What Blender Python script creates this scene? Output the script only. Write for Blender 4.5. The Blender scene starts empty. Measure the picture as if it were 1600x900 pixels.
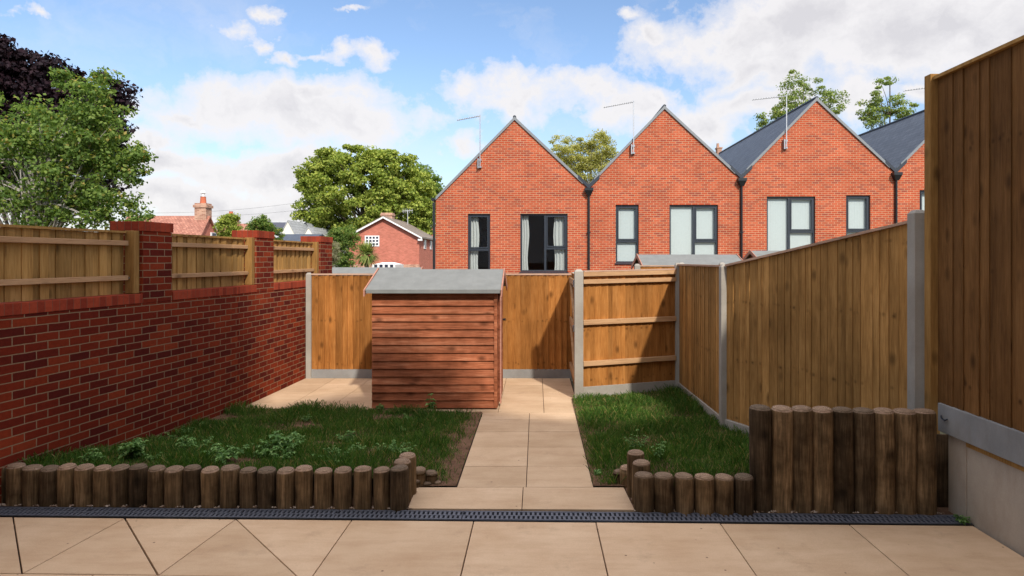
import bpy, math, random
import numpy as np
from mathutils import Vector, noise as mnoise
R = random.Random(7)
NR = np.random.default_rng(11)
scene = bpy.context.scene
C = scene.collection
H = 2.0; F = 1000.0; VX = 838.0; HY = 404.0
def P(px, py, Y): return ((px-VX)*Y/F, Y, H-(py-HY)*Y/F)
def XX(px, Y): return (px-VX)*Y/F
def ZZ(py, Y): return H-(py-HY)*Y/F

# ------------------------------------------------------------------ objects
def thing(name, label, cat, loc=(0,0,0), rotz=0, group=None):
    o = bpy.data.objects.new(name, None); C.objects.link(o)
    o.location = loc; o.rotation_euler = (0,0,rotz); o.empty_display_size = .1
    o['label'] = label; o['category'] = cat
    if group: o['group'] = group
    return o
def tag(o, label, cat, group=None, kind=None):
    if label: o['label'] = label
    if cat: o['category'] = cat
    if group: o['group'] = group
    if kind: o['kind'] = kind
    return o
def origin(o):
    v = Vector((0,0,0))
    while o is not None:
        v += o.location; o = o.parent
    return v

class MB:
    def __init__(s): s.v=[]; s.f=[]; s.m=[]
    def add(s, vs, fs, m=0):
        b=len(s.v); s.v += [tuple(p) for p in vs]
        for f in fs: s.f.append(tuple(b+i for i in f)); s.m.append(m)
        return s
    def hexa(s, bot, top, m=0):
        return s.add(list(bot)+list(top), [(3,2,1,0),(4,5,6,7),(0,1,5,4),(1,2,6,5),(2,3,7,6),(3,0,4,7)], m)
    def box(s, x0,x1,y0,y1,z0,z1, m=0):
        if x0>x1: x0,x1=x1,x0
        if y0>y1: y0,y1=y1,y0
        if z0>z1: z0,z1=z1,z0
        b=[(x0,y0),(x1,y0),(x1,y1),(x0,y1)]
        return s.hexa([(x,y,z0) for x,y in b],[(x,y,z1) for x,y in b], m)
    def prism(s, poly, z0, z1, m=0):
        n=len(poly); a=sum(poly[i][0]*poly[(i+1)%n][1]-poly[(i+1)%n][0]*poly[i][1] for i in range(n))
        if a<0: poly=poly[::-1]
        vs=[(x,y,z0) for x,y in poly]+[(x,y,z1) for x,y in poly]
        fs=[tuple(range(n-1,-1,-1)), tuple(range(n,2*n))]+[(i,(i+1)%n,n+(i+1)%n,n+i) for i in range(n)]
        return s.add(vs,fs,m)
    def quad(s,a,b,c,d,m=0): return s.add([a,b,c,d],[(0,1,2,3)],m)
    def tube(s, pts, rs, n=8, m=0, cap=True):
        pts=[Vector(p) for p in pts]; rings=[]
        for i,p in enumerate(pts):
            d=(pts[min(i+1,len(pts)-1)]-pts[max(i-1,0)])
            if d.length<1e-6: d=Vector((0,0,1))
            d.normalize(); u=d.cross(Vector((0,0,1)) if abs(d.z)<.9 else Vector((0,1,0))).normalized(); w=d.cross(u)
            rings.append([p+(u*math.cos(2*math.pi*k/n)+w*math.sin(2*math.pi*k/n))*rs[i] for k in range(n)])
        vs=[tuple(q) for r in rings for q in r]; fs=[]
        for i in range(len(pts)-1):
            for k in range(n):
                fs.append((i*n+k, i*n+(k+1)%n, (i+1)*n+(k+1)%n, (i+1)*n+k))
        if cap: fs += [tuple(range(n-1,-1,-1)), tuple((len(pts)-1)*n+k for k in range(n))]
        return s.add(vs,fs,m)
    def lathe(s, prof, n=16, c=(0,0,0), m=0, wob=None, mtop=None):
        vs=[];fs=[];ms=[]
        for j,(r,z) in enumerate(prof):
            for k in range(n):
                a=2*math.pi*k/n; rr=r*(wob(a,z) if wob else 1)
                vs.append((c[0]+rr*math.cos(a), c[1]+rr*math.sin(a), c[2]+z))
        b=len(s.v); s.v+=vs
        for j in range(len(prof)-1):
            for k in range(n):
                s.f.append((b+j*n+k,b+j*n+(k+1)%n,b+(j+1)*n+(k+1)%n,b+(j+1)*n+k)); s.m.append(m)
        s.f.append(tuple(b+(len(prof)-1)*n+k for k in range(n))); s.m.append(m if mtop is None else mtop)
        return s
    def build(s, name, mat, parent=None, bevel=0, smooth=False, local=False):
        me=bpy.data.meshes.new(name)
        vw=np.array(s.v,dtype=float)
        o3=np.array(origin(parent)) if (parent is not None and not local) else np.zeros(3)
        me.from_pydata((vw-o3).tolist(),[],s.f)
        mats = mat if isinstance(mat,(list,tuple)) else [mat]
        for m in mats: me.materials.append(m)
        if len(mats)>1: me.polygons.foreach_set('material_index', s.m)
        me.update()
        uv=me.uv_layers.new(name='UVMap').data
        co=np.array([0.0]*(2*len(me.loops)))
        for p in me.polygons:
            n=p.normal
            if abs(n.z)>.75: t=None
            else:
                t=Vector((-n.y,n.x,0)).normalized()
                if abs(t.x)>abs(t.y):
                    if t.x<0: t=-t
                elif t.y<0: t=-t
            sl=math.sqrt(max(1e-6,1-n.z*n.z)) if t else 1
            for li in p.loop_indices:
                v=vw[me.loops[li].vertex_index]
                if t is None: co[2*li]=v[0]; co[2*li+1]=v[1]
                else: co[2*li]=v[0]*t.x+v[1]*t.y; co[2*li+1]=v[2]/sl
        uv.foreach_set('uv',co)
        o=bpy.data.objects.new(name,me); C.objects.link(o)
        if parent is not None: o.parent=parent
        if bevel:
            b=o.modifiers.new('Bevel','BEVEL'); b.width=bevel; b.segments=2; b.limit_method='ANGLE'; b.angle_limit=math.radians(40)
        if smooth:
            for p in me.polygons: p.use_smooth=True
        return o
def npmesh(name, verts, nper, mat, parent=None, off=(0,0,0)):
    """verts (N*nper,3); every nper verts form one face"""
    me=bpy.data.meshes.new(name); n=len(verts)//nper
    me.vertices.add(len(verts)); me.vertices.foreach_set('co',(verts-np.array(off)).astype(np.float32).ravel())
    me.loops.add(len(verts)); me.loops.foreach_set('vertex_index',np.arange(len(verts),dtype=np.int32))
    me.polygons.add(n); me.polygons.foreach_set('loop_start',np.arange(0,len(verts),nper,dtype=np.int32))
    me.polygons.foreach_set('loop_total',np.full(n,nper,dtype=np.int32))
    me.materials.append(mat); me.update(calc_edges=True); me.validate()
    o=bpy.data.objects.new(name,me); C.objects.link(o)
    if parent is not None: o.parent=parent
    return o

# ------------------------------------------------------------------ materials
class NT:
    def __init__(s,name,rough=.8,spec=.3):
        s.mat=bpy.data.materials.new(name); s.mat.use_nodes=True; s.t=s.mat.node_tree
        s.b=s.t.nodes['Principled BSDF']; s.b.inputs['Roughness'].default_value=rough
        s.b.inputs['Specular IOR Level'].default_value=spec
    def n(s,typ,**kw):
        x=s.t.nodes.new(typ)
        for k,v in kw.items():
            if k in x.inputs: 
                if hasattr(v,'is_linked') or isinstance(v,bpy.types.NodeSocket): s.t.links.new(v,x.inputs[k])
                else: x.inputs[k].default_value=v
            else: setattr(x,k,v)
        return x
    def l(s,a,b): s.t.links.new(a,b)
    def coord(s,kind='UV',scale=(1,1,1)):
        tc=s.n('ShaderNodeTexCoord'); mp=s.n('ShaderNodeMapping'); s.l(tc.outputs[kind],mp.inputs[0]); mp.inputs['Scale'].default_value=scale
        return mp.outputs[0]
    def noise(s,vec,scale,detail=4,rough=.55):
        x=s.n('ShaderNodeTexNoise'); s.l(vec,x.inputs['Vector']); x.inputs['Scale'].default_value=scale; x.inputs['Detail'].default_value=detail; x.inputs['Roughness'].default_value=rough
        return x.outputs['Fac']
    def ramp(s,fac,stops,interp='LINEAR'):
        r=s.n('ShaderNodeValToRGB'); s.l(fac,r.inputs[0]); e=r.color_ramp; e.interpolation=interp
        while len(e.elements)<len(stops): e.elements.new(.5)
        for i,(p,c) in enumerate(stops):
            e.elements[i].position=p; e.elements[i].color=(*c,1) if len(c)==3 else c
        return r.outputs[0]
    def mix(s,fac,a,b,mode='MIX'):
        m=s.n('ShaderNodeMix'); m.data_type='RGBA'; m.blend_type=mode
        if isinstance(fac,(int,float)): m.inputs[0].default_value=fac
        else: s.l(fac,m.inputs[0])
        for i,v in ((6,a),(7,b)):
            if isinstance(v,bpy.types.NodeSocket): s.l(v,m.inputs[i])
            else: m.inputs[i].default_value=(*v,1)
        return m.outputs[2]
    def math(s,op,a,b=0.0,c=0.0):
        m=s.n('ShaderNodeMath'); m.operation=op
        for i,v in enumerate((a,b,c)):
            if isinstance(v,bpy.types.NodeSocket): s.l(v,m.inputs[i])
            else: m.inputs[i].default_value=v
        return m.outputs[0]
    def bump(s,h,dist=.01,strength=1.0,normal=None):
        b=s.n('ShaderNodeBump'); s.l(h,b.inputs['Height']); b.inputs['Distance'].default_value=dist; b.inputs['Strength'].default_value=strength
        if normal: s.l(normal,b.inputs['Normal'])
        s.l(b.outputs[0],s.b.inputs['Normal']); return b.outputs[0]
    def col(s,c): s.l(c,s.b.inputs['Base Color'])
    def island(s): return s.n('ShaderNodeNewGeometry').outputs['Random Per Island']
    def objrand(s): return s.n('ShaderNodeObjectInfo').outputs['Random']

def plain(name,c,rough=.6,spec=.4,metal=0,var=.12,scale=20):
    m=NT(name,rough,spec); m.b.inputs['Metallic'].default_value=metal
    k=m.noise(m.coord('Object'),scale,5)
    m.col(m.ramp(k,[(.3,tuple(x*(1-var) for x in c)),(.7,tuple(min(1,x*(1+var)) for x in c))])); return m.mat

def brick_mat(name, stops, mortar, bw=.225, rh=.075, ms=.010, off=.5, far=False, bumpd=.004, grime=.25):
    m=NT(name,.9,.08); v=m.coord('UV')
    if not far:   # tiny waviness of joints
        w=m.n('ShaderNodeTexNoise'); m.l(v,w.inputs['Vector']); w.inputs['Scale'].default_value=9
        a=m.n('ShaderNodeVectorMath',operation='SUBTRACT'); m.l(w.outputs['Color'],a.inputs[0]); a.inputs[1].default_value=(.5,.5,.5)
        b=m.n('ShaderNodeVectorMath',operation='SCALE'); m.l(a.outputs[0],b.inputs[0]); b.inputs['Scale'].default_value=.008
        c=m.n('ShaderNodeVectorMath',operation='ADD'); m.l(v,c.inputs[0]); m.l(b.outputs[0],c.inputs[1]); v2=c.outputs[0]
    else: v2=v
    br=m.n('ShaderNodeTexBrick'); m.l(v2,br.inputs['Vector']); br.offset=off; br.squash=1
    br.inputs['Scale'].default_value=1; br.inputs['Brick Width'].default_value=bw; br.inputs['Row Height'].default_value=rh
    br.inputs['Mortar Size'].default_value=ms*.5; br.inputs['Mortar Smooth'].default_value=.15
    br.inputs['Color1'].default_value=(0,0,0,1); br.inputs['Color2'].default_value=(1,1,1,1); br.inputs['Mortar'].default_value=(.5,.5,.5,1)
    base=m.ramp(br.outputs['Color'],stops)
    nz=m.noise(v,26,6,.65); base=m.mix(.55,base,m.ramp(nz,[(.25,(.62,.6,.6)),(.75,(1.3,1.28,1.25))]),'MULTIPLY')
    mo=m.mix(.5,mortar,m.ramp(m.noise(v,70,3),[(.3,tuple(x*.65 for x in mortar)),(.7,mortar)]))
    c=m.mix(br.outputs['Fac'],base,mo)
    big=m.noise(v,1.1,5,.6); c=m.mix(grime,c,m.ramp(big,[(.3,(.45,.42,.42)),(.65,(1.15,1.15,1.15))]),'MULTIPLY')
    m.col(c)
    inv=m.math('SUBTRACT',1.0,br.outputs['Fac']); h=m.math('ADD',inv,m.math('MULTIPLY',nz,.35))
    m.bump(h,bumpd,.8); return m.mat

def wood_mat(name, dark, mid, light, vert=True, rough=.75, knots=True, spread=.35, stain=.3, band=None, sfreq=1.3, obj=False):
    m=NT(name,rough+.1,.1); v=m.coord('UV'); isl=m.island()
    if obj:
        sx=m.n('ShaderNodeSeparateXYZ'); m.l(m.coord('Object'),sx.inputs[0]); rn=m.objrand(); cx=m.n('ShaderNodeCombineXYZ')
        m.l(m.math('ADD',sx.outputs[0],m.math('MULTIPLY',rn,53.0)),cx.inputs[0]); m.l(m.math('ADD',sx.outputs[2],m.math('MULTIPLY',rn,17.0)),cx.inputs[1]); m.l(sx.outputs[1],cx.inputs[2]); v=cx.outputs[0]
    off=m.n('ShaderNodeCombineXYZ'); m.l(m.math('MULTIPLY',isl,37.0),off.inputs[0]); m.l(m.math('MULTIPLY',isl,91.0),off.inputs[1])
    ad=m.n('ShaderNodeVectorMath',operation='ADD'); m.l(v,ad.inputs[0]); m.l(off.outputs[0],ad.inputs[1])
    mp=m.n('ShaderNodeMapping'); m.l(ad.outputs[0],mp.inputs[0]); mp.inputs['Scale'].default_value=(1,.07,1) if vert else (.07,1,1)
    g=m.n('ShaderNodeTexNoise'); m.l(mp.outputs[0],g.inputs['Vector']); g.inputs['Scale'].default_value=75; g.inputs['Detail'].default_value=6; g.inputs['Distortion'].default_value=.6
    g2=m.n('ShaderNodeTexNoise'); m.l(mp.outputs[0],g2.inputs['Vector']); g2.inputs['Scale'].default_value=14; g2.inputs['Detail'].default_value=3
    gg=m.math('ADD',m.math('MULTIPLY',g.outputs['Fac'],.5),m.math('MULTIPLY',g2.outputs['Fac'],.5))
    c=m.ramp(gg,[(.3,dark),(.5,mid),(.7,light)])
    c=m.mix(1.0,c,m.ramp(isl,[(0,(1-spread,)*3),(1,(1+spread,1+spread*.95,1+spread*.9))]),'MULTIPLY')
    if knots:
        mk=m.n('ShaderNodeMapping'); m.l(ad.outputs[0],mk.inputs[0]); mk.inputs['Scale'].default_value=(1,.6,1) if vert else (.6,1,1)
        vo=m.n('ShaderNodeTexVoronoi'); m.l(mk.outputs[0],vo.inputs['Vector']); vo.inputs['Scale'].default_value=4.6; vo.inputs['Randomness'].default_value=1
        kf=m.ramp(vo.outputs['Distance'],[(.06,(1,1,1)),(.22,(0,0,0))])
        c=m.mix(m.math('MULTIPLY',kf,.72),c,tuple(x*.4 for x in dark))
    if band:
        sx=m.n('ShaderNodeSeparateXYZ'); m.l(v,sx.inputs[0]); wv=m.noise(v,3,2)
        fr=m.math('FRACT',m.math('ADD',m.math('DIVIDE',m.math('ADD',sx.outputs[1],m.math('MULTIPLY',wv,.09)),band[0]),band[1]))
        bd=m.ramp(m.math('ABSOLUTE',m.math('SUBTRACT',fr,.5)),[(.0,(1,1,1)),(.055,(0,0,0))])
        mb=m.n('ShaderNodeMapping'); m.l(ad.outputs[0],mb.inputs[0]); mb.inputs['Scale'].default_value=(1,.8,1)
        vb=m.n('ShaderNodeTexVoronoi'); m.l(mb.outputs[0],vb.inputs['Vector']); vb.inputs['Scale'].default_value=15
        sp=m.ramp(vb.outputs['Distance'],[(.12,(1,1,1)),(.42,(0,0,0))])
        c=m.mix(m.math('MULTIPLY',m.math('MULTIPLY',bd,sp),.8),c,tuple(x*.35 for x in dark))
        st=m.n('ShaderNodeMapping'); m.l(ad.outputs[0],st.inputs[0]); st.inputs['Scale'].default_value=(1,.12,1)
        c=m.mix(.5,c,m.ramp(m.noise(st.outputs[0],9,4,.6),[(.3,(.62,.58,.52)),(.55,(1.08,1.08,1.08)),(.8,(1.25,1.22,1.15))]),'MULTIPLY')
    big=m.noise(v,sfreq,6,.62)
    c=m.mix(stain,c,m.ramp(big,[(.3,(.4,.38,.36)),(.65,(1.2,1.2,1.2))]),'MULTIPLY')
    m.col(c); m.bump(g.outputs['Fac'],.002,.7); return m.mat

def leaf_mat(name, stops, trans=.35, rough=.6):
    m=NT(name,rough,.15); isl=m.island(); c=m.ramp(isl,stops)
    k=m.noise(m.coord('Object'),.9,3); c=m.mix(.5,c,m.ramp(k,[(.3,(.65,.7,.65)),(.7,(1.25,1.2,1.1))]),'MULTIPLY')
    m.col(c)
    tr=m.n('ShaderNodeBsdfTranslucent'); m.l(m.mix(1,c,(1.3,1.35,.7),'MULTIPLY'),tr.inputs[0])
    mx=m.n('ShaderNodeMixShader'); mx.inputs[0].default_value=trans; m.l(m.b.outputs[0],mx.inputs[1]); m.l(tr.outputs[0],mx.inputs[2])
    m.l(mx.outputs[0],m.t.nodes['Material Output'].inputs[0]); return m.mat

M={}
RB=[(0,(.09,.012,.008)),(.2,(.125,.016,.008)),(.5,(.165,.021,.009)),(.8,(.20,.028,.010)),(1,(.25,.040,.014))]
M['garden_brick']=brick_mat('garden_brick',RB,(.29,.185,.105))
M['soldier']=brick_mat('soldier_brick',[(0,(.22,.035,.018)),(1,(.36,.062,.028))],(.22,.085,.05),bw=.075,rh=.5,ms=.006,off=0)
HB=[(0,(.31,.072,.045)),(.15,(.37,.074,.038)),(.4,(.43,.083,.037)),(.75,(.48,.094,.041)),(1,(.52,.115,.052))]
M['house_brick']=brick_mat('house_brick',HB,(.58,.37,.225),ms=.015,far=True,grime=.34)
M['old_brick']=brick_mat('old_brick',[(0,(.46,.15,.10)),(1,(.60,.20,.14))],(.55,.30,.22),far=True)
M['chimney_brick']=brick_mat('chimney_brick',[(0,(.36,.18,.12)),(1,(.60,.36,.25))],(.6,.5,.4),far=True)
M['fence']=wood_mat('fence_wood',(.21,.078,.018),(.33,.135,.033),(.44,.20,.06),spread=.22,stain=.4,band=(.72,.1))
M['fence_shade']=wood_mat('fence_wood_shaded',(.22,.11,.034),(.36,.19,.06),(.48,.27,.095),spread=.24,stain=.5,band=(.66,.15))  # fence wood copy for the shaded side fence, its shade tone set in colour
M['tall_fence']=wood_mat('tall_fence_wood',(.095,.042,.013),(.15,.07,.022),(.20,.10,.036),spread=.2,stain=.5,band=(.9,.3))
M['infill']=wood_mat('infill_wood',(.22,.115,.035),(.36,.20,.062),(.46,.27,.095),spread=.24,stain=.35)
M['rail']=wood_mat('rail_wood',(.33,.18,.085),(.47,.275,.14),(.58,.36,.19),vert=False,spread=.12,stain=.2)
M['cap']=wood_mat('capping_wood',(.30,.18,.12),(.45,.29,.20),(.56,.38,.28),vert=False,spread=.1,stain=.2,knots=False)
M['post_wood']=wood_mat('post_wood',(.20,.10,.03),(.31,.165,.05),(.41,.23,.075),spread=.1)
M['shed']=wood_mat('shed_cladding',(.15,.046,.019),(.31,.098,.044),(.46,.19,.10),vert=False,spread=.2,stain=.7,sfreq=3.2)
M['shed_trim']=wood_mat('shed_trim',(.34,.15,.10),(.44,.21,.15),(.52,.28,.2),vert=False,knots=False,spread=.1)
M['log']=wood_mat('log_side',(.030,.020,.011),(.095,.064,.036),(.21,.145,.085),spread=.05,stain=.9,sfreq=5,obj=True)
def logtop():
    m=NT('log_top',.85,.2); v=m.coord('Object')
    k=m.noise(v,30,5); w=m.n('ShaderNodeTexWave'); w.wave_type='RINGS'; w.rings_direction='Z'; m.l(v,w.inputs['Vector']); w.inputs['Scale'].default_value=22; w.inputs['Distortion'].default_value=2.5
    c=m.mix(w.outputs['Fac'],(.17,.115,.075),(.30,.205,.145)); c=m.mix(1,c,m.ramp(m.objrand(),[(0,(.6,.62,.6)),(1,(1.35,1.3,1.25))]),'MULTIPLY'); c=m.mix(.6,c,m.ramp(k,[(.3,(.5,.48,.45)),(.7,(1.3,1.3,1.25))]),'MULTIPLY'); m.col(c); cr=m.n('ShaderNodeTexVoronoi'); cr.feature='DISTANCE_TO_EDGE'; m.l(v,cr.inputs['Vector']); cr.inputs['Scale'].default_value=22
    ck=m.ramp(cr.outputs['Distance'],[(.0,(.25,.22,.2)),(.05,(1,1,1))]); c=m.mix(m.math('MULTIPLY',m.ramp(k,[(.45,(0,0,0)),(.6,(1,1,1))]),.8),c,ck,'MULTIPLY'); m.col(c)
    m.bump(k,.006); return m.mat
M['log_top']=logtop()
def log_vary():
    m=M['log']; t=m.node_tree; b=t.nodes['Principled BSDF']; src=b.inputs['Base Color'].links[0].from_socket
    oi=t.nodes.new('ShaderNodeObjectInfo'); r=t.nodes.new('ShaderNodeValToRGB'); t.links.new(oi.outputs['Random'],r.inputs[0])
    e=r.color_ramp; e.elements[0].color=(.6,.58,.56,1); e.elements[1].color=(1.9,1.75,1.5,1)
    mx=t.nodes.new('ShaderNodeMix'); mx.data_type='RGBA'; mx.blend_type='MULTIPLY'; mx.inputs[0].default_value=1
    t.links.new(src,mx.inputs[6]); t.links.new(r.outputs[0],mx.inputs[7]); t.links.new(mx.outputs[2],b.inputs['Base Color'])
log_vary()
def slab_mat(name,a,b,spots=True):
    m=NT(name,.85,.15); v=m.coord('Object'); isl=m.island()
    k=m.noise(v,1.7,6,.6); c=m.ramp(k,[(.3,a),(.7,b)])
    c=m.mix(1,c,m.ramp(isl,[(0,(.90,.89,.87)),(1,(1.07,1.07,1.07))]),'MULTIPLY')
    f=m.noise(v,90,4,.7); c=m.mix(.3,c,m.ramp(f,[(.3,(.8,.8,.8)),(.7,(1.15,1.15,1.15))]),'MULTIPLY')
    mp=m.n('ShaderNodeMapping'); m.l(v,mp.inputs[0]); mp.inputs['Scale'].default_value=(.7,3,1); mp.inputs['Rotation'].default_value=(0,0,.25)
    s=m.noise(mp.outputs[0],2.6,7,.7); c=m.mix(.25,c,m.ramp(s,[(.38,(.72,.62,.55)),(.55,(1.05,1.05,1.05))]),'MULTIPLY')
    if spots:
        vo=m.n('ShaderNodeTexVoronoi'); m.l(v,vo.inputs['Vector']); vo.inputs['Scale'].default_value=5.5
        d=m.ramp(vo.outputs['Distance'],[(.03,(1,1,1)),(.055,(0,0,0))]); c=m.mix(m.math('MULTIPLY',d,.8),c,(.09,.045,.025))
        q=m.noise(v,3.3,9,.75); c=m.mix(m.math('MULTIPLY',m.ramp(q,[(.56,(0,0,0)),(.72,(1,1,1))]),.35),c,(.28,.185,.12))
        q2=m.noise(v,300,2,.5); c=m.mix(.35,c,m.ramp(q2,[(.35,(.78,.76,.74)),(.65,(1.15,1.15,1.15))]),'MULTIPLY')
    m.col(c); m.bump(m.math('ADD',m.math('MULTIPLY',f,.4),s),.003,.6); return m.mat
M['patio']=slab_mat('patio_slab',(.55,.37,.225),(.66,.475,.31))
M['path']=slab_mat('path_slab',(.49,.335,.205),(.60,.43,.28))
M['joint']=plain('joint_dark',(.05,.03,.02),.95)
M['concrete']=slab_mat('concrete',(.30,.275,.235),(.40,.37,.32),False)
M['gravel_board']=slab_mat('gravel_board_concrete',(.20,.20,.195),(.30,.30,.29),False)
M['render']=slab_mat('wall_render',(.34,.285,.225),(.44,.375,.30),False)
def soil():
    m=NT('soil',.95,.1); v=m.coord('Object'); k=m.noise(v,6,8,.7); m.col(m.ramp(k,[(.3,(.085,.045,.025)),(.7,(.23,.13,.08))])); m.bump(m.noise(v,40,6,.7),.02); return m.mat
M['soil']=soil()
M['ground']=plain('ground_earth',(.09,.085,.045),.95,.1,scale=.5)
M['grate']=plain('grate_plastic',(.095,.10,.12),.5,.5,0,.3,60)
M['black']=plain('black_plastic',(.012,.013,.015),.35,.5)
M['frame']=plain('window_frame_grey',(.022,.028,.038),.4,.5)
M['felt']=plain('roof_felt',(.195,.198,.186),.92,.12,0,.10,5)
def felt():
    m=M['felt']; n=NT.__new__(NT); n.mat=m; n.t=m.node_tree; n.b=n.t.nodes['Principled BSDF']
    v=n.coord('Object',(3,1,1)); n.bump(n.math('ADD',n.noise(v,2.2,3,.5),n.math('MULTIPLY',n.noise(v,120,2),.04)),.05,.35)
felt()
M['verge']=plain('verge_metal',(.20,.21,.215),.5,.5)
M['steel']=plain('aerial_metal',(.55,.55,.55),.4,.5,.6)
M['white']=plain('white_paint',(.78,.78,.76),.5,.4,0,.03)
M['galv']=plain('galvanised',(.35,.36,.37),.4,.5,.8)
M['leafdry']=leaf_mat('dry_leaf',[(0,(.25,.08,.03)),(1,(.4,.2,.06))])
M['cream']=plain('cream_render',(.72,.70,.62),.8,.2)
M['pot']=plain('terracotta',(.5,.14,.07),.8,.2)
M['interior']=plain('room_interior',(.05,.05,.05),.9,.1)
def slate(name,a,b,bw=.3,rh=.2):
    m=NT(name,.55,.4); v=m.coord('UV'); br=m.n('ShaderNodeTexBrick'); m.l(v,br.inputs['Vector']); br.offset=.5
    br.inputs['Scale'].default_value=1; br.inputs['Brick Width'].default_value=bw; br.inputs['Row Height'].default_value=rh; br.inputs['Mortar Size'].default_value=.008
    br.inputs['Color1'].default_value=(*a,1); br.inputs['Color2'].default_value=(*b,1); br.inputs['Mortar'].default_value=(*[x*.35 for x in a],1)
    c=m.mix(.35,br.outputs['Color'],m.ramp(m.noise(v,2,5),[(.3,(.6,.6,.6)),(.7,(1.3,1.3,1.3))]),'MULTIPLY'); m.col(c)
    m.bump(m.math('SUBTRACT',1.0,br.outputs['Fac']),.01,.6); return m.mat
M['slate']=slate('slate_roof',(.055,.068,.09),(.085,.10,.125))
M['tile']=slate('clay_tile_roof',(.34,.13,.085),(.48,.21,.14),.17,.11)
M['brown_tile']=slate('brown_tile_roof',(.20,.155,.12),(.28,.22,.17),.3,.3)
M['pale_slate']=slate('pale_slate_roof',(.36,.37,.37),(.44,.45,.45),.4,.3)
def glass():
    m=NT('window_glass',.02,.5); t=m.t; tr=m.n('ShaderNodeBsdfTransparent'); tr.inputs[0].default_value=(.86,.9,.9,1)
    gl=m.n('ShaderNodeBsdfGlossy'); gl.inputs['Roughness'].default_value=.01
    lw=m.n('ShaderNodeLayerWeight'); lw.inputs['Blend'].default_value=.5
    mx=m.n('ShaderNodeMixShader'); m.l(m.math('ADD',m.math('MULTIPLY',m.math('POWER',lw.outputs['Facing'],4.0),.8),.045),mx.inputs[0]); m.l(tr.outputs[0],mx.inputs[1]); m.l(gl.outputs[0],mx.inputs[2])
    m.l(mx.outputs[0],t.nodes['Material Output'].inputs[0]); m.mat.use_transparent_shadow=True; return m.mat
M['glass']=glass()
M['blind']=plain('blind_white',(.60,.62,.60),.8,.2,0,.03)
M['curtain']=plain('curtain_white',(.52,.51,.48),.9,.1,0,.08)
M['solar']=plain('solar_panel',(.03,.035,.06),.2,.5)
M['bark']=plain('bark',(.10,.08,.06),.9,.1,0,.35,12)
M['bark_pale']=plain('bark_pale',(.35,.32,.28),.9,.1,0,.3,8)
M['leaf_green']=leaf_mat('leaf_green',[(0,(.12,.18,.045)),(.5,(.25,.33,.09)),(.9,(.36,.42,.14)),(1,(.44,.38,.13))])
M['leaf_light']=leaf_mat('leaf_light',[(0,(.11,.16,.025)),(.5,(.27,.34,.06)),(1,(.50,.52,.12))])
M['leaf_copper']=leaf_mat('leaf_copper',[(0,(.010,.006,.010)),(1,(.030,.013,.018))],.15)
M['leaf_yellow']=leaf_mat('leaf_yellow',[(0,(.26,.27,.06)),(.5,(.42,.41,.11)),(1,(.58,.52,.18))])
M['leaf_mid']=leaf_mat('leaf_mid',[(0,(.07,.125,.03)),(.5,(.15,.235,.055)),(.93,(.27,.35,.09)),(1,(.45,.34,.10))],.45)
M['leaf_pale']=leaf_mat('leaf_pale',[(0,(.25,.24,.15)),(1,(.42,.40,.27))])
M['weed']=leaf_mat('weed_leaf',[(0,(.07,.14,.035)),(.6,(.14,.27,.08)),(1,(.30,.44,.16))],.25)
M['cord']=leaf_mat('cordyline_leaf',[(0,(.09,.15,.035)),(.5,(.24,.31,.08)),(1,(.5,.52,.2))],.2)
M['blade']=leaf_mat('grass_blade',[(0,(.030,.078,.012)),(.5,(.065,.145,.022)),(.9,(.12,.20,.035)),(.93,(.28,.23,.08)),(1,(.32,.25,.10))],.3)

# ------------------------------------------------------------------ ground and paving
g=MB(); g.quad((-400,-60,-.08),(400,-60,-.08),(400,700,-.08),(-400,700,-.08)); tag(g.build('ground',M['ground']),None,None,kind='structure')
SK=-.022   # the drain runs a little askew
def dy(x): return SK*x
def inset(poly,d):
    n=len(poly); a=sum(poly[i][0]*poly[(i+1)%n][1]-poly[(i+1)%n][0]*poly[i][1] for i in range(n))
    if a<0: poly=poly[::-1]
    ds=d if isinstance(d,(list,tuple)) else [d]*n
    L=[]
    for i in range(n):
        p=Vector(poly[i]); q=Vector(poly[(i+1)%n]); t=(q-p).normalized(); nn=Vector((-t.y,t.x)); L.append((p+nn*ds[i],t))
    out=[]
    for i in range(n):
        p1,t1=L[i-1]; p2,t2=L[i]; den=t1.x*t2.y-t1.y*t2.x
        if abs(den)<1e-6: out.append(tuple(p2)); continue
        k=((p2.x-p1.x)*t2.y-(p2.y-p1.y)*t2.x)/den; out.append(tuple(p1+t1*k))
    return out
def slabs(name,polys,mat,z=.0,gap=.004,parent=None,th=.04,bev=.003):
    m=MB()
    for p in polys:
        gp=gap
        if isinstance(p,tuple) and isinstance(p[1],float) and isinstance(p[0],list): p,gp=p
        m.prism(inset(p,gp),z-th,z+R.uniform(-.0012,.0012))
    o=m.build(name,mat,parent,bevel=bev); return o
def G(px,py): Y=2000.0/(py-HY); return (XX(px,Y),Y)
YF=4.865
def front(x): return (x, YF+dy(x))
def row(x): return (x, 3.985+SK*x*1.1)
polys=[]
# right, regular slabs; joints run straight away from the camera
jx=[XX(550,4.9),XX(740,4.87),XX(931,4.86),XX(1125,4.84),XX(1325,4.83),3.27]
for a,b in zip(jx[:-1],jx[1:]): polys.append([row(a),row(b),front(b),front(a)])
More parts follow.
